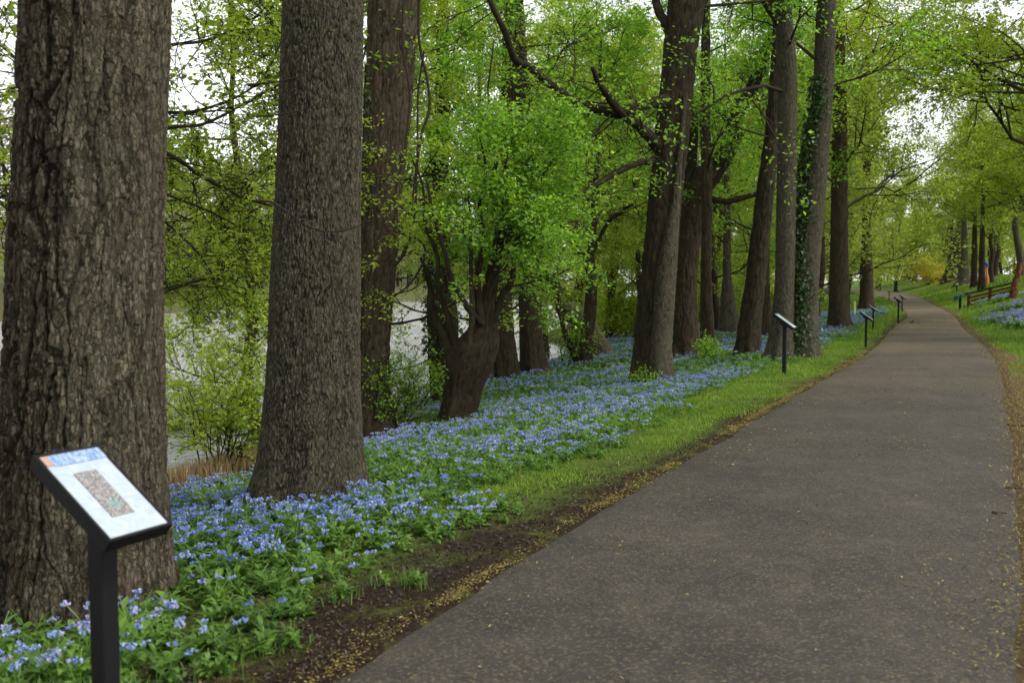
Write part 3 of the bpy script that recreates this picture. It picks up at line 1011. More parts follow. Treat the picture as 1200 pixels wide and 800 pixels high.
prA = proto_tree('tree', 201, 13, .16, 1.2, 30, (2.6, 4.6), 18, .095, .11, 'bark_brown', 'leaf_lime')
prB = proto_tree('tree', 202, 14, .20, 1.8, 28, (3.0, 5.2), 23, .11, .13, 'bark_dark', 'leaf_lime')
prC = proto_tree('tree', 203, 15, .24, 3.4, 26, (3.4, 5.8), 22, .15, .2, 'bark_brown', 'leaf_lime')
prD = proto_tree('tree', 204, 16, .26, 1.5, 26, (3.6, 6.2), 18, .19, .34, 'bark_brown', 'leaf_far_haze')
prE = proto_tree('tree', 205, 15, .22, 3.4, 26, (3.2, 5.8), 18, .14, .2, 'bark_grey', 'leaf_far_haze')
used = set()
rz_rng = random.Random(77)


def plant_tree(pr, p, sc, label, group):
    o = pr if pr.name not in used else copy_thing(pr)
    used.add(pr.name)
    put(o, p, rz_rng.uniform(0, 6.28), sc)
    tag(o, label, 'tree', group)
    return o


RIV, WOOD, RIGHT, BEND = 'trees along the river edge', 'trees of the woods behind the bluebells', 'trees on the grassy rise right of the path', 'trees where the path bends away'
L_RIV = 'slender green leaved tree leaning over the water at the edge of the bank'
L_WOOD = 'leafy spring green tree in the woods far behind the bluebells'
L_RIGHT = 'leafy spring green tree on the grassy rise beyond the wooden fence'
L_BEND = 'soft green tree standing beyond the far bend of the path'
for i, (s_, Y_, sc) in enumerate([(8.2, 16.0, .66), (8.6, 19.0, .72), (10.6, 23.5, .72), (11.3, 30, .9), (12.0, 37.5, .95), (12.2, 41, 1.0), (10.6, 43.5, .95), (12.8, 47, 1.05)]):
    plant_tree((prA, prB)[i % 2], at_s(s_, Y_), sc, L_RIV, RIV)
for i, (s_, Y_, sc) in enumerate([(7.5, 44, .9), (13.5, 50, 1.05), (4.2, 50, .9), (9.5, 55, 1), (17, 57, 1.1), (5.0, 64, 1), (13, 66, 1.1), (20, 70, 1.15), (9, 75, 1.1), (3.5, 80, 1.1),
                                  (16, 84, 1.1), (24, 90, 1.2), (6, 98, 1.15), (14, 104, 1.2), (22, 112, 1.2), (4, 118, 1.1), (30, 120, 1.3), (11, 128, 1.2)]):
    plant_tree((prB, prC, prD)[i % 3] if Y_ < 80 else (prC, prD)[i % 2], at_s(s_, Y_), sc, L_WOOD, WOOD)
for i, (r_, Y_, sc) in enumerate([(9.0, 74, 1.45), (7.5, 88, 1.5), (6.5, 66, .95), (8.5, 78, 1.0), (5.5, 92, 1.0), (11, 96, 1.1), (8, 112, 1.1), (14, 118, 1.2), (20, 112, 1.2), (10, 132, 1.2), (19, 140, 1.25), (28, 134, 1.3)]):
    plant_tree((prC, prE)[i % 2], at_r(r_, Y_), sc, L_RIGHT, RIGHT)
for i, (x_, Y_, sc) in enumerate([(58, 165, 1.1), (66, 172, 1.2), (75, 168, 1.2), (84, 176, 1.3), (62, 190, 1.3), (72, 196, 1.3), (92, 188, 1.3), (52, 186, 1.3), (82, 204, 1.4), (44, 175, 1.2)]):
    plant_tree((prD, prC)[i % 2], (x_, Y_, float(ground(x_, Y_))), sc, L_BEND, BEND)

# two tall trees just beside the frame on the right, whose boughs hang over the path
for (r_, Y_, sc, sd_, lab) in [(3.2, 27, 1.0, 211, 'tall tree at the right edge whose thin boughs hang across the top corner'),
                               (2.6, 34, 1.0, 213, 'spreading tree past the right edge with leafy boughs high over the path bend'),
                               (4.2, 41, 1.1, 212, 'tall green tree behind the right edge with airy boughs reaching over the path')]:
    o = proto_tree('tree', sd_, 15, .27, 5.4, 17, (4.0, 7.5), 40, .115, .13, 'bark_dark', 'leaf_lime', spec=[(9, .45, 9, .15, .0), (7, .42, 5, .2, -.01), (0, 0, 4, .2, -.03)])
    put(o, at_r(r_, Y_), 0.0)
    tag(o, lab, 'tree')

# leaning far trunks right of the bend
for i, (lab, base, prof, bk) in enumerate([
    ('dark far trunk leaning right at the end of the path', (1095, 331), [(333, 1089, 1105), (318, 1095, 1108), (305, 1101, 1112), (292, 1106, 1115), (270, 1110, 1117)], 'bark_dark'),
    ('dark far trunk leaning right beside a split grey one', (1108, 333), [(335, 1101, 1118), (318, 1107, 1121), (303, 1112, 1125), (280, 1117, 1126)], 'bark_dark'),
    ('far grey brown trunk with pale right side between leaning and paired trunks', (1129, 335), [(337, 1119, 1139), (320, 1123, 1135), (300, 1125, 1134), (270, 1127, 1133)], 'bark_grey'),
    ('left trunk of the far slim pair above the wooden fence', (1141, 338), [(340, 1137, 1146), (320, 1138, 1145), (285, 1139, 1145)], 'bark_brown'),
    ('right trunk of the far slim pair above the wooden fence', (1150, 340), [(342, 1146, 1155), (320, 1147, 1154), (285, 1148, 1154)], 'bark_brown'),
    ('crooked far trunk with a limb reaching right before the yellow bush', (1061, 328), [(330, 1055, 1069), (315, 1058, 1070), (303, 1061, 1073), (285, 1062, 1070)], 'bark_brown')]):
    rt, cc, yy_, _ = hero('tree', lab, base, prof, bk, 160 + i, nth=28, dz=.12, top=13, lump=.04)
    add_crown(rt, cc, 170 + i, _ + 6.2, _ + 14, 14, (3.0, 6.0), 16, .17, .32, mats=('twig', 'leaf_far_haze'))
    if i == 5:
        limb_px(rt, [(1068, 308), (1076, 302), (1086, 297), (1094, 293)], yy_, 6, 3, 'bark_brown', seed=33, sides=8)


# boughs that hang in front of the river on the left
bt, cb, Yb_, _ = hero('tree', 'bare boughed tree half hidden behind the massive scaly trunk', (112, 632), [(640, 70, 160), (500, 80, 150), (300, 84, 150), (100, 88, 150), (0, 90, 150)],
                      'bark_dark', 181, nth=64, dz=.05, top=9)
ex = []
for i, (pts, w0, w1, y0, y1) in enumerate([
    ([(150, 170), (200, 150), (240, 145), (290, 120), (335, 95), (370, 70)], 6, 1.5, Yb_, Yb_ + 1.6),
    ([(140, 150), (205, 185), (250, 215), (300, 236), (350, 246)], 7, 2, Yb_, Yb_ + 1.9),
    ([(150, 120), (200, 132), (250, 125), (300, 100), (325, 60), (340, 20)], 5, 1.5, Yb_, Yb_ + 1.8),
    ([(150, 210), (195, 228), (240, 245), (280, 265), (318, 282)], 4, 1.5, Yb_, Yb_ + 1.9),
    ([(150, 365), (195, 341), (235, 328), (280, 325), (312, 318)], 5, 2, Yb_, Yb_ + 1.9),
    ([(150, 230), (196, 262), (235, 300), (262, 345), (300, 395)], 4, 1.2, Yb_, Yb_ + 2.0),
    ([(150, 60), (205, 52), (250, 45), (300, 20), (330, -20)], 5, 2, Yb_, Yb_ + 1.8),
    ([(80, 180), (40, 215), (12, 228), (-20, 235)], 6, 3, Yb_, Yb_ - .3),
    ([(90, 120), (40, 95), (10, 60), (-20, 40)], 5, 3, Yb_, Yb_ + .3)]):
    P, Rr = limb_px(bt, pts, y0, w0, w1, 'twig', y1, seed=40 + i, sides=7)
    ex.append((P, Rr, 15, .85, 3, 4.0))
add_crown(bt, cb, 182, 5, 8.5, 0, (1, 2), 3.2, .058, .06, extra=ex, tone_mu=.6, mats=('twig', 'leaf_lime'))
# thin dead boughs crossing the front of the second trunk
db, cdb, Yd_, _ = t2, c2, Y2_, None
for i, (pts, w0, w1) in enumerate([([(301, 236), (318, 237), (335, 247), (356, 263), (378, 271), (405, 270), (425, 262), (450, 246)], 3.2, 1.0),
                                   ([(300, 137), (330, 134), (358, 128), (378, 118), (392, 105)], 2.2, .6),
                                   ([(290, 100), (330, 95), (362, 85), (378, 68), (388, 50)], 2.6, .6)]):
    limb_px(bt, pts, Y2_ - .62, w0, w1, 'vine', seed=60 + i, sides=6, n=20)

# hanging vines beside the reddish trunk
for i, (lab, pts, w0, w1) in enumerate([
    ('long black vine hanging free beside the reddish brown trunk', [(492, -30), (491, 45), (501, 95), (503, 128), (494, 158), (488, 200), (487, 240), (480, 280), (472, 300), (462, 312)], 3.4, 3.2),
    ('thin vine twisting down the face of the reddish brown trunk', [(473, -30), (472, 55), (478, 92), (480, 120), (474, 175), (463, 225), (452, 255), (440, 292), (432, 330)], 2.6, 2.0),
    ('curled vine loop low beside the reddish brown trunk', [(461, 262), (472, 274), (490, 281), (498, 292), (494, 312), (478, 335), (458, 350), (444, 362)], 3.2, 2.0),
    ('straight dark vine running close down the right edge of the reddish brown trunk', [(497, 60), (490, 110), (489, 180), (484, 230), (479, 275), (470, 302)], 2.6, 2.4)]):
    P = resample(np.array([at_depth(x, y, Y3_ - .55) for x, y in pts]), 60)
    Vv, fs = tubes(P, np.linspace(w0, w1, 60) * .5 * Y3_ / F, 6, True)
    tag(MB().add(Vv, fs, 0, .5, True).build('vine', M['vine'], None, P[-1]), lab, 'vine', 'vines hanging by the reddish trunk')


# ivy
def ivy(name, label, centre, z0, z1, side, spread, n, size, seed):
    rng = np.random.default_rng(seed)
    z = rng.uniform(0, 1, n) ** 1.15 * (z1 - z0) + z0
    th = R_(side) + rng.normal(0, 1, n) * R_(spread) * (1 - .35 * (z - z0) / (z1 - z0)) + .5 * vnoise(z * 1.3, 0, 0, seed)
    P = np.array([centre(v)[0] for v in z])
    R = np.array([centre(v)[1] for v in z])
    o = np.stack([np.cos(th), np.sin(th), 0 * th], 1)
    mb = MB()
    pos = P + o * (R * 1.02 + rng.uniform(.01, .09, n))[:, None]
    leaves(mb, rng, pos, size, 0, None, .1, .95, o * .35 + np.array([0, 0, -.5]))
    st = [resample(np.array([centre(v)[0] + np.array([math.cos(a_), math.sin(a_), 0]) * centre(v)[1] * 1.04 for v, a_ in zip(np.linspace(z0 - .2, z1, 9), R_(side) + rng.normal(0, R_(spread) * .5, 9))]), 40) for _ in range(4)]
    Vv, fs = tubes(np.array(st), np.full((4, 40), .014), 5)
    mb.add(Vv, fs, 1, .5, True)
    return tag(mb.build(name, [M['leaf_ivy'], M['vine']], None, centre(z0)[0]), label, 'ivy')


ivy('ivy', 'dark glossy ivy climbing the tall grey trunk near the path edge', c16, float(c16(0)[0][2]) - .4, 6.0, 212, 34, 3600, .075, 301)
ivy('ivy', 'sparse ivy leaves climbing the left flank of the reddish brown trunk', c3, 1.2, 5.2, 200, 14, 260, .055, 302)
ivy('ivy', 'ragged ivy on the half hidden trunk at the water edge', c5, .0, 5.5, 250, 70, 900, .09, 303)
ivy('ivy', 'ivy draped over the top of the broken arching trunk', c9, 1.2, 2.7, 250, 80, 900, .10, 304)


# ------------------------------------------------------------------ shrubs
def shrub(name, label, base, H, nst, per, size, seed, fan=.6, leaf='leaf', group=None, spread=.06, tone_mu=.6, cat='shrub'):
    rng = np.random.default_rng(seed)
    root = empty(name, base)
    tag(root, label, cat, group)
    out = {}
    for i in range(nst):
        a = rng.uniform(0, 6.283)
        d = np.array([math.cos(a) * fan * rng.uniform(.2, 1), math.sin(a) * fan * rng.uniform(.2, 1), 1])
        grow(rng, np.asarray(base) + np.array([math.cos(a), math.sin(a), 0]) * rng.uniform(0, .25) - np.array([0, 0, .05]), d, H * rng.uniform(.6, 1.1), .013,
             [(8, .42, 9, .10, .0), (5, .45, 5, .2, .02), (0, 0, 4, .2, 0)], out)
    mb = MB()
    P = np.array([p for p, _ in out[0]])
    Vv, fs = tubes(P, np.array([r for _, r in out[0]]), 5)
    MB().add(Vv, fs, 0, .5, True).build('stem', M['twig'], root)
    emit(mb, rng, out, per, size, spread, from_lvl=1, rmin=.002, tone_mu=tone_mu)
    mb.build('crown', [M['twig'], M[leaf]], root)
    return root


SH = 'shrubs along the river edge'
shrub('shrub', 'bright green shrub with fine arching twigs between the two big front trunks', gp(262, 556), 2.1, 16, 11, .062, 401, .7, 'leaf_lime')
shrub('shrub', 'loose green shrub at the water edge just right of the massive scaly trunk', gp(212, 552), 2.0, 15, 11, .062, 402, .7, 'leaf_lime')
shrub('shrub', 'brushy tangle of twigs and leaves at the foot of the reddish trunk', gp(450, 508), 1.5, 16, 4, .055, 403, .5)
shrub('shrub', 'low leafy shrub at the far left edge behind the massive scaly trunk', gp(-20, 560), 3.0, 11, 7, .07, 404, .6)
shrub('shrub', 'small airy shrub left of the stout gnarled trunk by the water', gp(488, 486), 1.3, 9, 4, .06, 405, .6)
shrub('shrub', 'thin pale shrub at the water edge below the arching broken trunk', gp(660, 432), 1.6, 8, 4, .07, 406, .6)
shrub('shrub', 'small green sapling sprouting between the narrow brown and reddish trunks', gp(832, 425), .7, 7, 5, .05, 407, .5)
shrub('shrub', 'leafy shoots at the foot of the thick dark grey trunk', gp(354, 592), .32, 4, 3, .035, 408, .6)
shrub('shrub', 'leafy shoots at the foot of the tall fused dark trunk', gp(757, 455), .42, 5, 3.5, .04, 409, .6)
shrub('shrub', 'round shrub glowing with yellow bloom beyond the far bend', np.array([67.5, 162, float(ground(67.5, 162))]), 4.6, 22, 14, .20, 410, .9, 'leaf_yellow', None, .22)
shrub('shrub', 'second yellow blooming shrub left of the far leaning trunk', np.array([71.5, 166, float(ground(71.5, 166))]), 4.0, 18, 12, .20, 411, .9, 'leaf_yellow', None, .22)
for i, (s_, Y_) in enumerate([(12, 47), (9, 50), (15, 54), (6.5, 58), (11, 62), (18, 64), (14, 72), (8, 86)]):
    rt = shrub('shrub', 'bushy undergrowth shrub at the back of the bluebell slope', at_s(s_, Y_), 2.6, 14, 13, .13, 420 + i, .8, 'leaf_lime', 'undergrowth shrubs behind the bluebells', .2)

# ------------------------------------------------------------------ distant woods (they read as one mass)
def far_mass(name, spots, seed, H, leaf, per, size):
    rng = np.random.default_rng(seed)
    mb = MB()
    for (x, y) in spots:
        z = float(ground(x, y))
        h = H * rng.uniform(.7, 1.25)
        out = {}
        P = np.array([[x, y, z - .5]]) + np.linspace(0, 1, 7)[:, None] * np.array([[rng.normal(0, .6), rng.normal(0, .6), h]])
        Vv, fs = tubes(P, .3 * np.linspace(1, .1, 7), 6)
        mb.add(Vv, fs, 0, .5, True)
        for i in range(15):
            t = rng.uniform(.12, .98)
            b = P[0] + (P[-1] - P[0]) * t
            a_ = rng.uniform(0, 6.28)
            grow(rng, b, (math.cos(a_), math.sin(a_), .5), h * .34 * (1.1 - .6 * t), .07, [(8, .5, 5, .16, .03), (0, 0, 4, .2, 0)], out)
        emit(mb, rng, out, per, size, .45, rmin=.02, sides=(4, 3, 3, 3), up=.3)
    return tag(mb.build(name, [M['twig'], M[leaf]]), kind='stuff')


rng = np.random.default_rng(900)
sp_ = []
for Y in np.arange(15, 330, 6.0):
    for s_ in (82, 92, 106):
        y = Y + rng.uniform(-3, 3)
        x = float(XL(y)) - (s_ + rng.uniform(-4, 4)) / CA
        if abs(x) < .75 * y: sp_.append((x, y))
tag(far_mass('far_shore_woods', sp_, 901, 19, 'leaf_pale_haze', 15, .46), 'budding trees paled with painted haze, massed along the opposite river shore', 'woods')
sp_ = [(rng.uniform(20, 190), rng.uniform(205, 300)) for _ in range(90)]
tag(far_mass('distant_woods', sp_, 902, 15, 'leaf_far_haze', 12, .55), 'soft green woods massed far beyond the bend of the path', 'woods')


# ------------------------------------------------------------------ bluebells
def scatter(mb, tmpl, P, rz, sc, tone=None, tilt=None):
    """copies of a small template written into one mesh"""
    parts = tmpl
    N = len(P)
    if N == 0: return
    c, s = np.cos(rz), np.sin(rz)
    for (V, fs, mat, tn, sm) in parts:
        n = len(V)
        x = V[None, :, 0] * c[:, None] - V[None, :, 1] * s[:, None]
        y = V[None, :, 0] * s[:, None] + V[None, :, 1] * c[:, None]
        W = np.stack([x, y, np.broadcast_to(V[None, :, 2], x.shape)], -1) * sc[:, None, None] + P[:, None]
        T = np.clip(np.broadcast_to(tn[None], (N, n)) + (0 if tone is None else tone[:, None]), 0, 1)
        off = (np.arange(N) * n)[:, None, None]
        mb.add(W.reshape(-1, 3), [(f[None] + off).reshape(-1, f.shape[1]) for f in fs], mat, T.ravel(), sm)


def blade_leaf(rng, az_, rise, length, width, nseg, base=(0, 0, 0)):
    """an arching leaf, two columns of quads"""
    t = np.linspace(0, 1, nseg + 1)
    el0, el1 = rise, rise - R_(rng.uniform(50, 95))
    el_ = el0 + (el1 - el0) * t
    dx = np.concatenate([[0], np.cumsum(np.cos(el_[:-1]) * length / nseg)])
    dz = np.concatenate([[0], np.cumsum(np.sin(el_[:-1]) * length / nseg)])
    wd = width * np.sin(np.clip(t * .93 + .07, 0, 1) ** .8 * math.pi) * .5 + .001
    d = np.array([math.cos(az_), math.sin(az_), 0])
    sd2 = np.array([-math.sin(az_), math.cos(az_), 0])
    C = np.array(base) + d * dx[:, None] + np.array([0, 0, 1]) * dz[:, None]
    V = np.stack([C + sd2 * wd[:, None] + np.array([0, 0, .22]) * wd[:, None], C, C - sd2 * wd[:, None] + np.array([0, 0, .22]) * wd[:, None]], 1).reshape(-1, 3)
    q = []
    for i in range(nseg):
        for j in range(2):
            q.append([i * 3 + j, i * 3 + j + 1, (i + 1) * 3 + j + 1, (i + 1) * 3 + j])
    return V, np.array(q)


def bells(rng, tip, n, sides, size, spread):
    """a nodding cluster of trumpet flowers"""
    Vs, Qs, Ts, off = [], [], [], 0
    for i in range(n):
        a_ = rng.uniform(0, 6.283)
        d = unit(np.array([math.cos(a_) * rng.uniform(.3, 1.2), math.sin(a_) * rng.uniform(.3, 1.2), -rng.uniform(.15, 1.0)]))
        b = np.asarray(tip) + np.array([math.cos(a_), math.sin(a_), 0]) * rng.uniform(.2, 1) * spread + np.array([0, 0, rng.uniform(-.9, .4) * spread])
        L = size * rng.uniform(.75, 1.2)
        A = unit(np.cross(d, [.3, .2, 1]))
        B = np.cross(d, A)
        prof = [(0, .10), (.5, .16), (.72, .24), (1, .50)] if sides > 4 else [(0, .10), (.6, .22), (1, .5)]
        th = np.arange(sides) / sides * 6.283
        rg = [b + d * L * h + (A * np.cos(th)[:, None] + B * np.sin(th)[:, None]) * L * r for h, r in prof]
        V = np.concatenate(rg)
        for k_ in range(len(prof) - 1):
            for j in range(sides):
                j2 = (j + 1) % sides
                Qs.append([off + k_ * sides + j, off + k_ * sides + j2, off + (k_ + 1) * sides + j2, off + (k_ + 1) * sides + j])
        Vs.append(V)
        Ts.append(np.full(len(V), rng.uniform(.05, .9) if rng.uniform() > .06 else 1.0))
        off += len(V)
    return np.concatenate(Vs), np.array(Qs), np.concatenate(Ts)


def bell_plant(seed, lod, flower=True):
    rng = np.random.default_rng(seed)
    nl, seg, nb, sd3 = [(13, 4, 7, 5), (9, 3, 5, 4), (7, 2, 4, 3)][lod]
    LV, LQ, LT, off = [], [], [], 0
    H = rng.uniform(.20, .30)
    stems = [(rng.uniform(-.12, .12), rng.uniform(-.12, .12), H * rng.uniform(.85, 1.1)) for _ in range(3)]
    for i in range(nl):
        st = stems[i % len(stems)]
        t = (i / nl) * .7
        V, q = blade_leaf(rng, rng.uniform(0, 6.283), R_(rng.uniform(20, 65)), rng.uniform(.09, .17) * (1.15 - .5 * t) * (1.25 if lod == 2 else 1), rng.uniform(.045, .075) * (1.1 - .4 * t) * (1.3 if lod == 2 else 1), seg,
                          (st[0] * t * 1.3, st[1] * t * 1.3, t * H))
        LV.append(V)
        LQ.append(q + off)
        LT.append(np.full(len(V), rng.uniform(.1, .9)))
        off += len(V)
    parts = [(np.concatenate(LV), [np.concatenate(LQ)], 0, np.concatenate(LT), lod == 0)]
    if lod < 2:
        Pst = np.array([resample([(0, 0, 0), (sx * .5, sy * .5, h * .55), (sx * 1.4, sy * 1.4, h)], 5) for sx, sy, h in stems])
        V, fs = tubes(Pst, np.full(Pst.shape[:2], .0035), 3)
        parts.append((V, fs, 0, np.full(len(V), .8), False))
    if flower:
        for sx, sy, h in stems[:2 + seed % 2]:
            V, q, t = bells(rng, (sx * 1.4, sy * 1.4, h + .01), nb, sd3, [.028, .028, .030][lod], [.020, .020, .022][lod])
            parts.append((V, [q], 1, t, False))
    return parts


rng = np.random.default_rng(1000)


def field_points(Y0, Y1, dens, seed):
    rng = np.random.default_rng(seed)
    n = int((Y1 - Y0) * 15 * dens)
    Y = rng.uniform(Y0, Y1, n)
    s_ = rng.uniform(.4, 15.4, n)
    x = XL(Y) - s_ / CA
    s0 = .66 + .24 * sstep(5, 9, Y) + .3 * sstep(11, 16, Y) - .25 * sstep(18, 24, Y) + .38 * fbm(x * .9, Y * .9, 0, 61, 3)
    se = bank_edge(Y) + .2 + .5 * vnoise(x * .8, Y * .8, 0, 62)
    m = (s_ > s0) & (s_ < np.minimum(se, 12.0)) & (np.abs(x) < .56 * Y + .6)
    # the dry-grass strip by the water and a grassy hollow near the gnarled trunk stay free of flowers
    m &= ~((Y > 10) & (Y < 17) & (s_ > 6.0))
    gap = fbm(x * .7, Y * .7, 1, 63, 3)
    m &= ~((gap > .75) & (rng.uniform(0, 1, n) < .7))
    k_ = np.flatnonzero(m)
    return np.stack([x[k_], Y[k_], ground(x[k_], Y[k_]) - .01], 1), s_[k_], s0[k_]


mb = MB()
for lod, (Y0, Y1, dens) in enumerate([(2.4, 9.5, 85), (9.5, 21, 80), (21, 62, 50)]):
    P, s_, s0 = field_points(Y0, Y1, dens, 1001 + lod)
    r2 = np.random.default_rng(1010 + lod)
    fl_d = sstep(-.6, .5, fbm(P[:, 0] * .8, P[:, 1] * .8, 2, 64, 3)) * .85 + .15
    fl_d *= .55 + .45 * sstep(.0, .5, s_ - s0)
    # (leafier towards the near corner)
    flower = r2.uniform(0, 1, len(P)) < fl_d * (.74, .76, .70)[lod]
    nt_ = 7
    kind = r2.integers(0, nt_, len(P))
    sc = r2.uniform(.42, .78, len(P)) * (1.0, 1.0, 1.12)[lod] * (.70 + .30 * sstep(0, .6, s_ - s0)) * (1.0 if lod < 2 else 1.1)
    tone = r2.normal(0, .12, len(P)) + .22 * fbm(P[:, 0] * 1.1, P[:, 1] * 1.1, 3, 65, 2)
    for kk in range(nt_):
        for fw in (True, False):
            m = (kind == kk) & (flower == fw)
            scatter(mb, bell_plant(1100 + kk + 50 * lod, lod, fw), P[m], r2.uniform(0, 6.283, m.sum()), sc[m], tone[m])
tag(mb.build('bluebell_carpet', [M['leaf_bell'], M['petal']]), 'blue flowering bluebells carpeting the slope between path and river', 'flowers', kind='stuff')

# patches of the same flowers on the right-hand rise
mb = MB()
r2 = np.random.default_rng(1300)
for (px, py, wx_, wy_, n) in [(1188, 376, 1.6, 2.6, 200), (1172, 353, 1.0, 1.8, 90), (1196, 360, 1.0, 2.0, 80), (1128, 349, .6, 2.0, 40), (1205, 384, 1.0, 1.6, 80)]:
    c0 = gp(px, py)
    a_, rr_ = r2.uniform(0, 6.283, n), np.abs(r2.normal(0, .6, n))
    x, y = c0[0] + np.cos(a_) * rr_ * wx_, c0[1] + np.sin(a_) * rr_ * wy_
    P = np.stack([x, y, ground(x, y)], 1)[r_of(x, y) > .5]
    n = len(P)
    kind = r2.integers(0, 5, n)
    for kk in range(5):
        m = kind == kk
        scatter(mb, bell_plant(1200 + kk, 2, True), P[m], r2.uniform(0, 6.28, m.sum()), r2.uniform(.9, 1.5, m.sum()), r2.normal(.1, .15, m.sum()))
tag(mb.build('bluebell_patches', [M['leaf_bell'], M['petal']]), 'pale blue flower patches on the grassy rise right of the path', 'flowers', kind='stuff')


# ------------------------------------------------------------------ grass
def blades(mb, rng, P, h, wd, mat=0, tone=None, lean=.5):
    N = len(P)
    a_ = rng.uniform(0, 6.283, N)
    H = h * rng.uniform(.5, 1.4, N)
    W = wd * rng.uniform(.6, 1.3, N) * .5
    d = np.stack([np.cos(a_), np.sin(a_), 0 * a_], 1)
    s2 = np.stack([-np.sin(a_), np.cos(a_), 0 * a_], 1)
    ln = np.abs(rng.normal(0, lean, N))[:, None]
    m_ = P + d * (H * .4)[:, None] * ln + np.array([0, 0, .62]) * H[:, None]
    t_ = P + d * (H * 1.0)[:, None] * ln + np.array([0, 0, 1.0]) * (H / np.sqrt(1 + .5 * ln[:, 0] ** 2))[:, None]
    V = np.stack([P - s2 * W[:, None], P + s2 * W[:, None], m_ + s2 * W[:, None] * .8, m_ - s2 * W[:, None] * .8, t_], 1)
    o = (np.arange(N) * 5)[:, None]
    t = rng.uniform(0, .9, N) if tone is None else np.clip(tone, 0, 1)
    mb.add(V.reshape(-1, 3), [np.array([[0, 1, 2, 3]]) + o, np.array([[3, 2, 4]]) + o], mat, np.repeat(t, 5))


mb = MB()
for (Y0, Y1, n, h, wd) in [(2.5, 6, 9000, .045, .005), (6, 11, 30000, .038, .006), (11, 18, 30000, .045, .009), (18, 30, 24000, .06, .014), (30, 60, 20000, .11, .026), (60, 130, 14000, .16, .06)]:
    r2 = np.random.default_rng(int(Y0 * 10))
    Y = r2.uniform(Y0, Y1, n)
    w_ = 2.0 if Y0 < 25 else 4.5 if Y0 < 50 else 9
    s_ = r2.uniform(.02, w_, n)
    x = XL(Y) - s_ / CA
    wob = fbm(x * 1.3, Y * 1.3, 0, 71, 3)
    soil = .95 * (1 - sstep(5.2, 8.5, Y)) + .18
    dens = sstep(-.12, .25, s_ - soil + wob * .28)
    bare = sstep(.25, .6, fbm(x * 1.1 + 9, Y * .9, 0, 72, 3)) * (s_ < 1.1)
    m = (r2.uniform(0, 1, n) < dens * (1 - .85 * bare)) & (np.abs(x) < .58 * Y + .5)
    P = np.stack([x, Y, ground(x, Y) - .005], 1)[m]
    tone = .42 + .22 * fbm(P[:, 0] * 1.5, P[:, 1] * 1.5, 0, 73, 3) + r2.normal(0, .16, len(P))
    tone = np.where(r2.uniform(0, 1, len(P)) < .04, 1, np.minimum(tone, .9))
    blades(mb, r2, P, h, wd, 0, tone, .8)
# right-hand verge and rise
for (Y0, Y1, n, w_, h, wd) in [(2, 14, 46000, 4.0, .05, .008), (14, 24, 10000, 2.0, .07, .012), (24, 45, 26000, 5, .09, .02), (45, 80, 22000, 12, .13, .04), (80, 150, 16000, 22, .2, .09)]:
    r2 = np.random.default_rng(int(Y0 * 10 + 5))
    Y = r2.uniform(Y0, Y1, n)
    rr_ = r2.uniform(.1, w_, n)
    x = XR(Y) + rr_ / CA
    wob = fbm(x * 1.3, Y * 1.0, 0, 75, 3)
    dens = sstep(.12, .6, rr_ + wob * .28) * (.55 + .45 * sstep(13, 20, Y))
    m = (r2.uniform(0, 1, n) < dens) & (np.abs(x) < .58 * Y + .5)
    P = np.stack([x, Y, ground(x, Y) - .005], 1)[m]
    tone = .52 + .2 * fbm(P[:, 0] * .6, P[:, 1] * .6, 0, 76, 3) + r2.normal(0, .15, len(P))
    blades(mb, r2, P, h, wd, 0, np.minimum(tone, .9), .8)
tag(mb.build('grass', [M['grass']]), 'short green grass along both edges of the path', 'grass', kind='stuff')

# straw-coloured tufts by the water and along the worn right-hand edge
mb = MB()
r2 = np.random.default_rng(1400)
Y = r2.uniform(10.5, 19, 9000)
s_ = r2.normal(7.1, .35, 9000) + .12 * (Y - 13)
x = XL(Y) - s_ / CA
cl = r2.uniform(0, 1, 9000) < sstep(-.2, .4, fbm(x * 1.2, Y * 1.2, 0, 77, 2) + .1)
P = np.stack([x, Y, ground(x, Y)], 1)[cl]
blades(mb, r2, P, .30, .010, 0, r2.uniform(0, 1, len(P)), .45)
Y = r2.uniform(5, 22, 9000)
rr_ = r2.normal(.24, .13, 9000)
x = XR(Y) + rr_ / CA
P = np.stack([x, Y, np.maximum(ground(x, Y), .0) + .006], 1)
blades(mb, r2, P, .035, .006, 0, r2.uniform(0, .9, len(P)), 2.2)
tag(mb.build('dry_grass', [M['straw']]), 'dry straw coloured grass by the water and the worn path edge', 'grass', kind='stuff')


# ------------------------------------------------------------------ fallen bits
def flakes(mb, rng, P, size, asp, mat=0, tone=None, tilt=.25):
    N = len(P)
    a_ = rng.uniform(0, 6.283, N)
    L = size * rng.uniform(.5, 1.5, N) * .5
    d = np.stack([np.cos(a_), np.sin(a_), rng.normal(0, tilt, N)], 1) * L[:, None]
    s2 = np.stack([-np.sin(a_), np.cos(a_), rng.normal(0, tilt, N)], 1) * (L * asp)[:, None]
    up = np.array([0, 0, 1]) * (L * .25)[:, None]
    V = np.stack([P - d, P + s2 + up, P + d, P - s2 + up * .4], 1)
    f = np.arange(N * 4).reshape(N, 4)
    t = rng.uniform(0, 1, N) if tone is None else tone
    mb.add(V.reshape(-1, 3), f, mat, np.repeat(np.clip(t, 0, 1), 4))


mb = MB()
r2 = np.random.default_rng(1500)
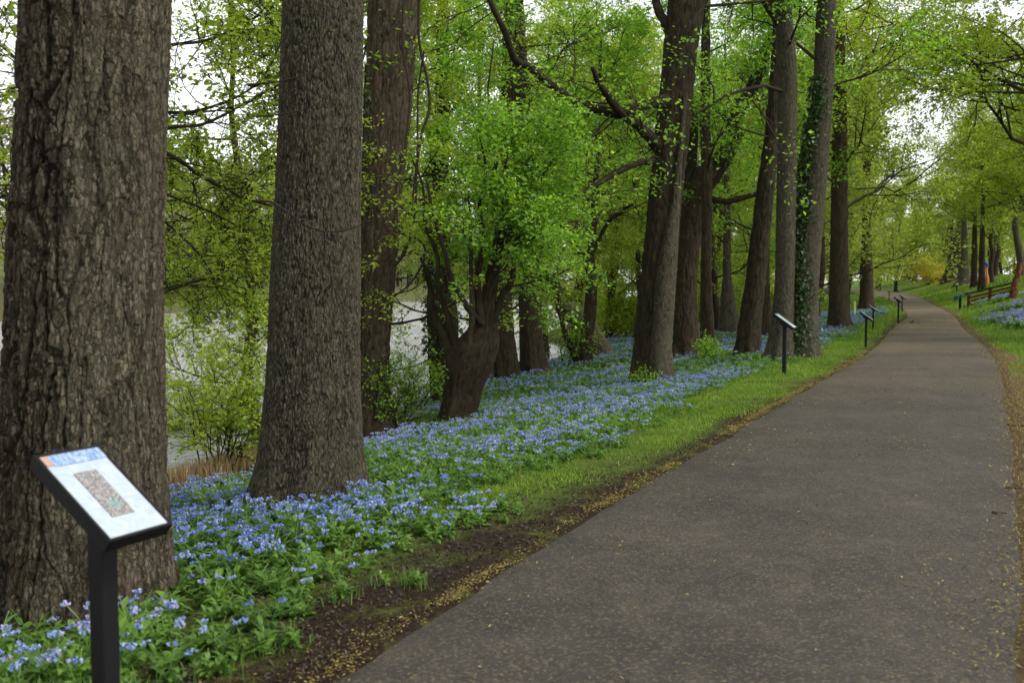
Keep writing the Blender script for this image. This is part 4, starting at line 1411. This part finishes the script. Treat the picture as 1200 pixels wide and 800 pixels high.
# strewn over the asphalt
n = 14000
Y = np.exp(r2.uniform(math.log(3.2), math.log(45), n))
u_ = r2.beta(.75, .95, n)
x = XL(Y) + (XR(Y) - XL(Y)) * u_
cl = r2.uniform(0, 1, n) < .15 + .85 * sstep(-.1, .5, fbm(x * .8, Y * .5, 0, 81, 3))
P = np.stack([x, Y, np.full(n, .024)], 1)[cl]
flakes(mb, r2, P, .013 + .0008 * P[:, 1], .45, tone=r2.beta(1.2, 1.6, len(P)))
# gathered along the left-hand edge
n = 15000
Y = np.exp(r2.uniform(math.log(3.0), math.log(26), n))
s_ = r2.normal(.02, .06, n) + .06 * fbm(Y * 1.5, 0 * Y, 0 * Y, 82, 3)
s_ = np.where(r2.uniform(0, 1, n) < .25, s_ + np.abs(r2.normal(0, .25, n)), s_)
x = XL(Y) - s_ / CA
keep = r2.uniform(0, 1, n) < .12 + .6 * sstep(-.2, .5, fbm(Y * .9, 3 + 0 * Y, 0 * Y, 83, 3))
P = np.stack([x, Y, np.where(s_ > 0, ground(x, Y), .008) + .010], 1)[keep]
flakes(mb, r2, P, .011 + .0007 * P[:, 1], .45, tone=r2.beta(1.2, 1.3, len(P)))
# a fine yellow dusting that hugs the asphalt's left edge
n = 16000
Y = np.exp(r2.uniform(math.log(3.0), math.log(24), n))
s_ = r2.normal(-.01, .035, n) + .05 * fbm(Y * 1.5, 0 * Y, 0 * Y, 82, 3)
x = XL(Y) - s_ / CA
keep = r2.uniform(0, 1, n) < .06 + .8 * sstep(-.1, .6, fbm(Y * 1.3, 8 + 0 * Y, 0 * Y, 84, 3))
P = np.stack([x, Y, np.where(s_ > 0, np.maximum(ground(x, Y), -.01), .004) + .012], 1)[keep]
flakes(mb, r2, P, .009 + .0006 * P[:, 1], .5, tone=r2.beta(1.8, 1.2, len(P)))
n = 2000
Y = np.exp(r2.uniform(math.log(4.0), math.log(26), n))
rr_ = r2.normal(-.02, .12, n)
x = XR(Y) + rr_ / CA
P = np.stack([x, Y, np.where(rr_ > 0, ground(x, Y), .008) + .012], 1)
flakes(mb, r2, P, .022 + .0006 * P[:, 1], .4, tone=r2.uniform(0, .8, len(P)))
tag(mb.build('fallen_catkins', [M['catkin']]), 'yellow fallen catkins strewn along the asphalt path', 'litter', kind='stuff')

mb = MB()
n = 22000
Y = np.exp(r2.uniform(math.log(2.6), math.log(14), n))
s_ = r2.uniform(.0, 1.5, n)
x = XL(Y) - s_ / CA
soil = .95 * (1 - sstep(6, 10, Y)) + .25
m = r2.uniform(0, 1, n) < sstep(.25, -.1, s_ - soil)
m = r2.uniform(0, 1, n) < 1 - sstep(-.1, .3, s_ - soil)
P = np.stack([x, Y, ground(x, Y) + .008], 1)[m]
flakes(mb, r2, P, .022, .35, tone=r2.beta(1.3, 2.2, len(P)), tilt=.5)
tag(mb.build('leaf_litter', [M['litter']]), 'dark rotting leaf litter on the bare soil beside the path', 'litter', kind='stuff')

# weeds at the near trunk's foot and stray tufts on the bare soil
mb = MB()
r2 = np.random.default_rng(1600)
spots = []
for _ in range(150):
    px, py = r2.uniform(-20, 150), r2.uniform(748, 830)
    spots.append(gp(px, py))
for (px, py, k_) in [(345, 755, 2), (400, 706, 3), (485, 683, 3), (465, 690, 1), (300, 770, 3), (250, 790, 4)]:
    for _ in range(k_):
        spots.append(gp(px + r2.normal(0, 12), py + r2.normal(0, 4)))
P = np.array(spots)
for kk in range(6):
    m = r2.integers(0, 6, len(P)) == kk
    scatter(mb, bell_plant(1700 + kk, 0, False), P[m], r2.uniform(0, 6.28, m.sum()), r2.uniform(.18, .48, m.sum()), r2.normal(.2, .2, m.sum()))
g0 = np.repeat(P, 14, 0) + r2.normal(0, .05, (len(P) * 14, 3)) * np.array([1, 1, 0])
blades(mb, r2, g0, .065, .005, 0, r2.uniform(.3, .9, len(g0)), .6)
tag(mb.build('weeds', [M['leaf_bell']]), 'low green weeds and tufts on the soil by the nearest trunk', 'weeds', kind='stuff')


# ------------------------------------------------------------------ information signs
k = NT('sign_face')
n1 = k.noise(k.pos(1, 1, 1), 9, 4, .6, 2.5)
c = k.mix(k.maprange(n1, .35, .7), (.33, .39, .44), (.44, .49, .53))
M['sign_face'] = k.principled(c, .22, None, .5)
k = NT('sign_header')
n1 = k.noise(k.pos(30, 8, 8), 4, 5, .7, 1.0)
c = k.ramp(n1, [(.30, (.06, .13, .30)), (.48, (.17, .28, .46)), (.62, (.42, .48, .54))])
M['sign_header'] = k.principled(c, .22, None, .5)
k = NT('sign_picture')
n1 = k.noise(k.pos(), 170, 4, .8)
n2 = k.noise(k.pos(), 9, 2)
c = k.ramp(n1, [(.38, (.05, .045, .045)), (.52, (.20, .18, .17)), (.66, (.62, .62, .62))])
pv = k.n('SeparateXYZ', i_Vector=k.pos())
dd = k.n('VectorMath', operation='DISTANCE', i_0=k.pos(), i_1=(-.005, -.05, .87)).outputs['Value']
c = k.mix(k.math('MULTIPLY', k.maprange(dd, .020, .040, 1, 0), k.maprange(n1, .42, .58, 0, .7)), c, (.10, .48, .46))
M['sign_picture'] = k.principled(c, .3, None, .5)
M['sign_orange'] = paint_mat('sign_orange', (.40, .25, .19), .3)
M['sign_print'] = paint_mat('sign_print', (.33, .38, .43), .3)


def make_sign():
    """about its own foot: x runs along the path, y points away from it, panel faces the path (-y) and up"""
    root = empty('information_sign', (0, 0, 0))
    W, L, tilt = .245, .405, R_(35)
    dn = np.array([0, -math.cos(tilt), -math.sin(tilt)])       # down the slope towards the path
    nx = np.array([1.0, 0, 0])
    nn = np.array([0, -math.sin(tilt), math.cos(tilt)])        # face normal
    C0 = np.array([0, 0, .905])
    MB().add(*box((0, .0, .355), (.033, 0, 0), (0, .033, 0), (0, 0, .480), .004)).build('post', M['black'], root)
    fr = MB()
    th = .017
    fr.add(*box(C0 - nn * .022, nx * (W / 2 - .010), dn * (L / 2 - .010), nn * .012, .002))
    for sgn in (-1, 1):
        fr.add(*box(C0 + nx * sgn * (W / 2), nx * .0055, dn * (L / 2 + .0055), nn * .025, .002))
        fr.add(*box(C0 + dn * sgn * (L / 2), nx * (W / 2 - .006), dn * .0055, nn * .0248, .002))
    fr.add(*box(C0 - nn * .055 + dn * .0, nx * .03, dn * .07, nn * .022, .003))                    # bracket
    frame = fr.build('frame', M['black'], root)
    def card(name, u0, u1, v0, v1, off, mat, parent, b=.0006):
        cc = C0 + nx * (u0 + u1) / 2 + dn * (v0 + v1) / 2 + nn * off
        return MB().add(*box(cc, nx * (u1 - u0) / 2, dn * (v1 - v0) / 2, nn * .0015)).build(name, mat, parent)
    w2, l2 = W / 2 - .0075, L / 2 - .0075
    face = card('panel', -w2, w2, -l2, l2, .020, M['sign_face'], root)
    hd = card('header', -w2 + .027, w2, -l2, -l2 + .052, .0232, M['sign_header'], face)
    og = card('emblem', -w2, -w2 + .026, -l2, -l2 + .046, .0232, M['sign_orange'], face)
    pc_ = card('picture', -.052, .036, -l2 + .098, l2 - .078, .0232, M['sign_picture'], face)
    return root


HEAD = R_(63)     # the direction along the path, from +x
sg = make_sign()
SIGNS = 'information signs along the path'
zs_ = float(ground(-1.343, 3.23))
put(sg, (-1.343, 3.23, min(zs_, 0.0)), HEAD)
tag(sg, 'nearest black information sign with tilted white panel and blue header before massive trunk', 'sign', SIGNS)
for (px, py, top, lab, drz) in [
    (919, 438, 366, 'second black information sign, alone in the grass before the pale grey trunk', -.03),
    (1014.5, 408, 364, 'front one of the middle signs, standing beside the stout lone trunk', .05),
    (1023, 387, 357, 'slightly farther sign right behind the front one of the middle signs', -.06),
    (1052.5, 378, 347, 'small distant sign at the very edge of the path, in front of another', .02),
    (1057, 366, 345, 'distant sign just behind the small one at the edge of the path', .05),
    (1041.7, 353.5, 340, 'farthest tiny sign where the path bends out of view', 0)]:
    b = gp(px, py)
    hgt = (py - top) / F * b[1]
    o = copy_thing(sg)
    put(o, (b[0], b[1], b[2]), HEAD + drz, hgt / 1.06)
    tag(o, lab, 'sign', SIGNS)

# ------------------------------------------------------------------ things on the right-hand rise
M['red_wood'] = bark_mat('red_wood', (.05, .018, .010), (.20, .075, .04), (.16, .055, .03), 30, 0)
M['dark_wood'] = bark_mat('dark_wood', (.010, .008, .007), (.035, .028, .024), (.03, .02, .015), 30, 0)
M['fresh_wood'] = bark_mat('fresh_wood', (.045, .018, .009), (.19, .080, .034), (.11, .042, .02), 12, 0, zs=.12)
fa, fb = gp(1135, 361), gp(1190, 347)
rails = empty('wooden_fence', fa)
tag(rails, 'low reddish wooden fence with dark handrail climbing the rise right of the path', 'fence')
fd = fb - fa
fdh = unit(np.array([fd[0], fd[1], 0]))
fs_ = np.cross(fdh, [0, 0, 1])
ph_ = 15.0 / F * fa[1]
ends = []
for t in (0.0, .46, .97):
    p0 = fa + fd * t
    p0[2] = float(ground(p0[0], p0[1]))
    MB().add(*box(p0 + np.array([0, 0, ph_ * .47]), fdh * .075, fs_ * .075, np.array([0, 0, ph_ * .57]), .01)).build('post', M['red_wood'], rails)
    ends.append(p0)
pe = fa - fdh * .45
MB().add(*box(np.array([pe[0], pe[1], float(ground(pe[0], pe[1])) + ph_ * .47]), fdh * .06, fs_ * .06, np.array([0, 0, ph_ * .52]), .01)).build('post', M['dark_wood'], rails)
e0, e1 = ends[0], ends[2]
for hh in (.22, .50, .76):
    a_, b_ = e0 + np.array([0, 0, ph_ * hh]), e1 + np.array([0, 0, ph_ * hh])
    ax = (b_ - a_) / 2
    MB().add(*box((a_ + b_) / 2 + fs_ * .09, ax * .99, fs_ * .022, np.array([0, 0, ph_ * .085]), .004)).build('rail', M['red_wood'], rails)
a_, b_ = e0 + np.array([0, 0, ph_ * 1.08]) - fdh * .2, e1 + np.array([0, 0, ph_ * 1.08]) + fdh * .1
MB().add(*box((a_ + b_) / 2, (b_ - a_) / 2, fs_ * .11, np.array([0, 0, ph_ * .055]), .01)).build('handrail', M['dark_wood'], rails)

# splintered stub
sb, csb, Ysb, _ = hero('splintered_trunk', 'splintered trunk with bright orange torn wood leaning above the wooden fence', (1186, 351),
                       [(353, 1181, 1192), (340, 1183, 1193), (328, 1186, 1195), (316, 1190, 1198), (308, 1193, 1197.5)], 'fresh_wood', 191, nth=40, dz=.03, top=None, cat='broken trunk', lump=.28, amp=3)
for i, (x0, y0, x1, y1) in enumerate([(1193, 312, 1197, 300), (1195, 312, 1200, 303), (1191, 318, 1193, 306)]):
    P = resample(np.array([at_depth(x0, y0, Ysb), at_depth((x0 + x1) / 2 + .4, (y0 + y1) / 2, Ysb), at_depth(x1, y1, Ysb)]), 8)
    Vv, fs = tubes(P, np.linspace(.07, .012, 8), 5, True)
    MB().add(Vv, fs, 0, .6, True).build('splinter', M['fresh_wood' if i else 'bark_dark'], sb)

# bin
M['teal'] = paint_mat('teal_plastic', (.010, .075, .075), .5)
M['steel'] = paint_mat('galvanised_steel', (.30, .31, .31), .4)
M['orange'] = paint_mat('orange_plastic', (.62, .22, .06), .45)
M['blue'] = paint_mat('blue_plastic', (.015, .07, .42), .45)
M['white'] = paint_mat('white_paint', (.78, .78, .75), .5)
bp = gp(1120.5, 353)
sc_ = bp[1] / F
bn = empty('litter_bin', bp)
tag(bn, 'small teal litter bin on the grass left of the wooden fence', 'bin')
Vv, fs = tubes(np.array([[bp[0], bp[1], bp[2] + h * sc_] for h in (-.3, .2, 5.2, 5.6)]), np.array([2.0, 2.1, 2.4, 2.45]) * sc_, 20, True)
MB().add(Vv, fs).build('body', M['teal'], bn)
Vv, fs = tubes(np.array([[bp[0], bp[1], bp[2] + h * sc_] for h in (5.65, 6.0, 6.5, 6.7)]), np.array([2.6, 2.6, 1.8, .5]) * sc_, 20, True)
MB().add(Vv, fs).build('lid', M['teal'], bn)
bp = gp(1121, 343.5)
sc_ = bp[1] / F
sn = empty('post_sign', bp)
tag(sn, 'small dark post with a pale plate on top behind the teal bin', 'sign post')
MB().add(*box(bp + np.array([0, 0, 4.5 * sc_]), (.6 * sc_, 0, 0), (0, .6 * sc_, 0), (0, 0, 5 * sc_), .01)).build('post', M['black'], sn)
MB().add(*box(bp + np.array([0, -.7 * sc_, 10.6 * sc_]), (1.9 * sc_, 0, 0), (0, .15 * sc_, 0), (0, 0, 1.5 * sc_), .01)).build('plate', M['steel'], sn)

# orange post with a blue top, beyond the fence, and the white rails behind it
bp = gp(1153, 337)
bp = np.array([*at_depth(1156, 334, bp[1] + 6)[:2], 0])
bp[2] = float(ground(bp[0], bp[1]))
Yq = bp[1]
zt_ = at_depth(1156, 313, Yq)[2]
sc_ = Yq / F
pp = empty('play_post', bp)
tag(pp, 'bright orange post with a blue slanted top beyond the wooden fence', 'play post')
Vv, fs = tubes(np.array([[bp[0] + dx * sc_, Yq, z] for dx, z in ((1.2, bp[2] - .2), (.9, bp[2] + (zt_ - bp[2]) * .3), (0, zt_ - (zt_ - bp[2]) * .3), (-.2, zt_))]), np.array([2.4, 2.1, 1.3, 1.0]) * sc_, 14, True)
MB().add(Vv, fs).build('post', M['orange'], pp)
Vv, fs = tubes(np.array([at_depth(1158, 313.5, Yq), at_depth(1157, 310.5, Yq), at_depth(1154.5, 307.5, Yq), at_depth(1152, 304.5, Yq)]), np.array([.6, 1.7, 1.7, 1.1]) * sc_, 12, True)
MB().add(Vv, fs).build('top', M['blue'], pp)
Vv, fs = tubes(np.array([at_depth(1152, 331, Yq), at_depth(1152.5, 326, Yq), at_depth(1153, 322, Yq)]), np.array([2.0, 1.6, .6]) * sc_, 12, True)
MB().add(Vv, fs).build('slide', M['blue'], pp)
wf = empty('white_fence', at_depth(1140, 330, Yq + 22))
tag(wf, 'white rail fence glimpsed far behind the slim trunks on the rise', 'fence')
for px0, px1 in ((1146, 1170),):
    a_, b_ = at_depth(px0, 322, Yq + 22), at_depth(px1, 322.5, Yq + 22)
    for dz_ in (0, -.55):
        MB().add(*box((a_ + b_) / 2 + np.array([0, 0, dz_]), (b_ - a_) / 2, (0, .04, 0), (0, 0, .08), .01)).build('rail', M['white'], wf)
    for t in np.linspace(0, 1, 9):
        p0 = a_ + (b_ - a_) * t
        zg = float(ground(p0[0], p0[1]))
        zl = min(zg, p0[2] - .9)
        MB().add(*box((p0[0], p0[1] + .12, (p0[2] + .2 + zl) / 2), (.07, 0, 0), (0, .07, 0), (0, 0, (p0[2] + .2 - zl) / 2), .01)).build('post', M['white'], wf)

# tree guard, cut log, stump in the flowers, stone, sticks, bird
M['guard'] = paint_mat('pale_green_plastic', (.50, .58, .22), .5)
b = gp(1001, 371)
hz = 18 / F * b[1]
Vv, fs = tubes(np.array([[b[0], b[1], b[2] + t * hz] for t in (-.05, .3, .7, .985, 1.0)]), np.array([1.35, 1.3, 1.3, 1.3, 1.15]) * b[1] / F, 14, True)
tag(MB().add(Vv, fs).build('tree_guard', M['guard'], None, b), 'pale yellow green tree guard tube standing behind the front middle sign', 'tree guard')
b = gp(991, 378)
lg = empty('cut_log', b)
tag(lg, 'short cut log with bright orange end beside the stout lone trunk', 'log')
sc_ = b[1] / F
P = resample(np.array([b + np.array([-4, 1, 1.5]) * sc_, b + np.array([0, 0, 1.6]) * sc_, b + np.array([5, -1, 1.5]) * sc_]), 10)
Vv, fs = tubes(P, np.full(10, 1.9 * sc_), 12)
MB().add(Vv, fs, 0, .5, True).build('bark', M['bark_brown'], lg)
Vv, fs = tubes(np.array([P[-1] - (P[-1] - P[-2]) * .3, P[-1] + (P[-1] - P[-2]) * .15]), np.full(2, 1.75 * sc_), 12, True)
MB().add(Vv, fs, 0, .5).build('cut_end', M['fresh_wood'], lg)
P2 = resample(np.array([b + np.array([-2, 2, 2]) * sc_, b + np.array([-2.5, 1, 8]) * sc_, b + np.array([-3.5, 0, 14]) * sc_]), 8)
Vv, fs = tubes(P2, np.linspace(1.1, .5, 8) * sc_, 8, True)
MB().add(Vv, fs, 0, .5).build('snag', M['fresh_wood'], lg)

b = gp(252, 580)
V, fs, tn, _, _, _ = trunk_shape([(584, 241, 262), (576, 243, 261), (570, 246, 260), (564, 249, 259)], b[1], 195, 40, .015, 'rough', .5, None, lump=.2)
tag(MB().add(V, fs, 0, tn, True).build('stump', M['bark_dark'], None, b), 'small dark rotten stump poking from the bluebells left of the thick dark grey trunk', 'stump')

M['stone'] = bark_mat('pink_stone', (.12, .085, .075), (.26, .20, .18), (.22, .15, .13), 12, 0, zs=1)
b = gp(1199, 381)
th = np.linspace(0, math.pi, 9)
rings = np.array([[b[0], b[1], b[2] + .12 - .24 * math.cos(t)] for t in th])
Vv, fs = tubes(rings, .34 * np.sin(th) + .004, 16, True)
Vv = (Vv - b) * (1 + .16 * vnoise(Vv[:, :1] * 4, Vv[:, 1:2] * 4, Vv[:, 2:] * 4, 6)) * np.array([1.2, .9, .8]) + b
tag(MB().add(Vv, fs, 0, .5, True).build('stone', M['stone'], None, b), 'pinkish rounded stone among blue flowers at the right edge', 'stone')


def stick(label, pts, w0, w1, seed):
    P = np.array([gp(x, y) for x, y in pts]) + np.array([0, 0, .012])
    P[:, 2] = np.maximum(P[:, 2], np.array([float(ground(a_, b_)) for a_, b_ in P[:, :2]]) + .014)
    P = resample(P, 16)
    P[:, 2] += .002 * vnoise(np.arange(16) * .5, seed, 0, seed)
    Vv, fs = tubes(P, np.linspace(w0, w1, 16), 7, True)
    tag(MB().add(Vv, fs, 0, .6, True).build('stick', M['bark_red'], None, P[0]), label, 'stick')


stick('crooked reddish stick lying on the soil beside the nearest bluebells', [(296, 745), (312, 748), (340, 750), (370, 751)], .009, .004, 1)
stick('dark thin stick poking onto the far right edge of the path', [(1180, 499), (1192, 500), (1215, 501)], .012, .006, 2)
stick('short dark stick on the straw at the right path edge', [(1178, 573), (1187, 574), (1197, 574)], .010, .005, 3)
stick('pale short stick lying on the asphalt near the right edge', [(1162, 602), (1170, 603), (1180, 603)], .008, .005, 4)

# bird on the path
b = gp(1068, 379)
sc_ = b[1] / F
bd = empty('bird', b)
tag(bd, 'small dark bird standing on the path beyond the middle signs', 'bird')
M['feather'] = paint_mat('dark_feather', (.022, .019, .018), .7)
P = np.array([(-2.6, 0, 2.6), (-1.4, 0, 2.0), (0, 0, 1.7), (1.1, 0, 2.0), (1.7, 0, 2.9), (2.1, 0, 3.5), (2.6, 0, 3.5), (3.2, 0, 3.3)]) * sc_
Vv, fs = tubes(resample(P + b, 22), np.interp(np.linspace(0, 1, 22), [0, .2, .4, .58, .7, .8, .9, 1], [.15, .5, .95, .85, .55, .62, .45, .05]) * sc_, 12, True)
MB().add(Vv, fs, 0, .5, True).build('body', M['feather'], bd)
for sgn in (-1, 1):
    Vv, fs = tubes(np.array([(.2, sgn * .35, -.1), (.1, sgn * .35, .6), (0, sgn * .3, 1.2)]) * sc_ + b, np.full(3, .12 * sc_), 6, True)
    MB().add(Vv, fs).build('leg', M['feather'], bd)
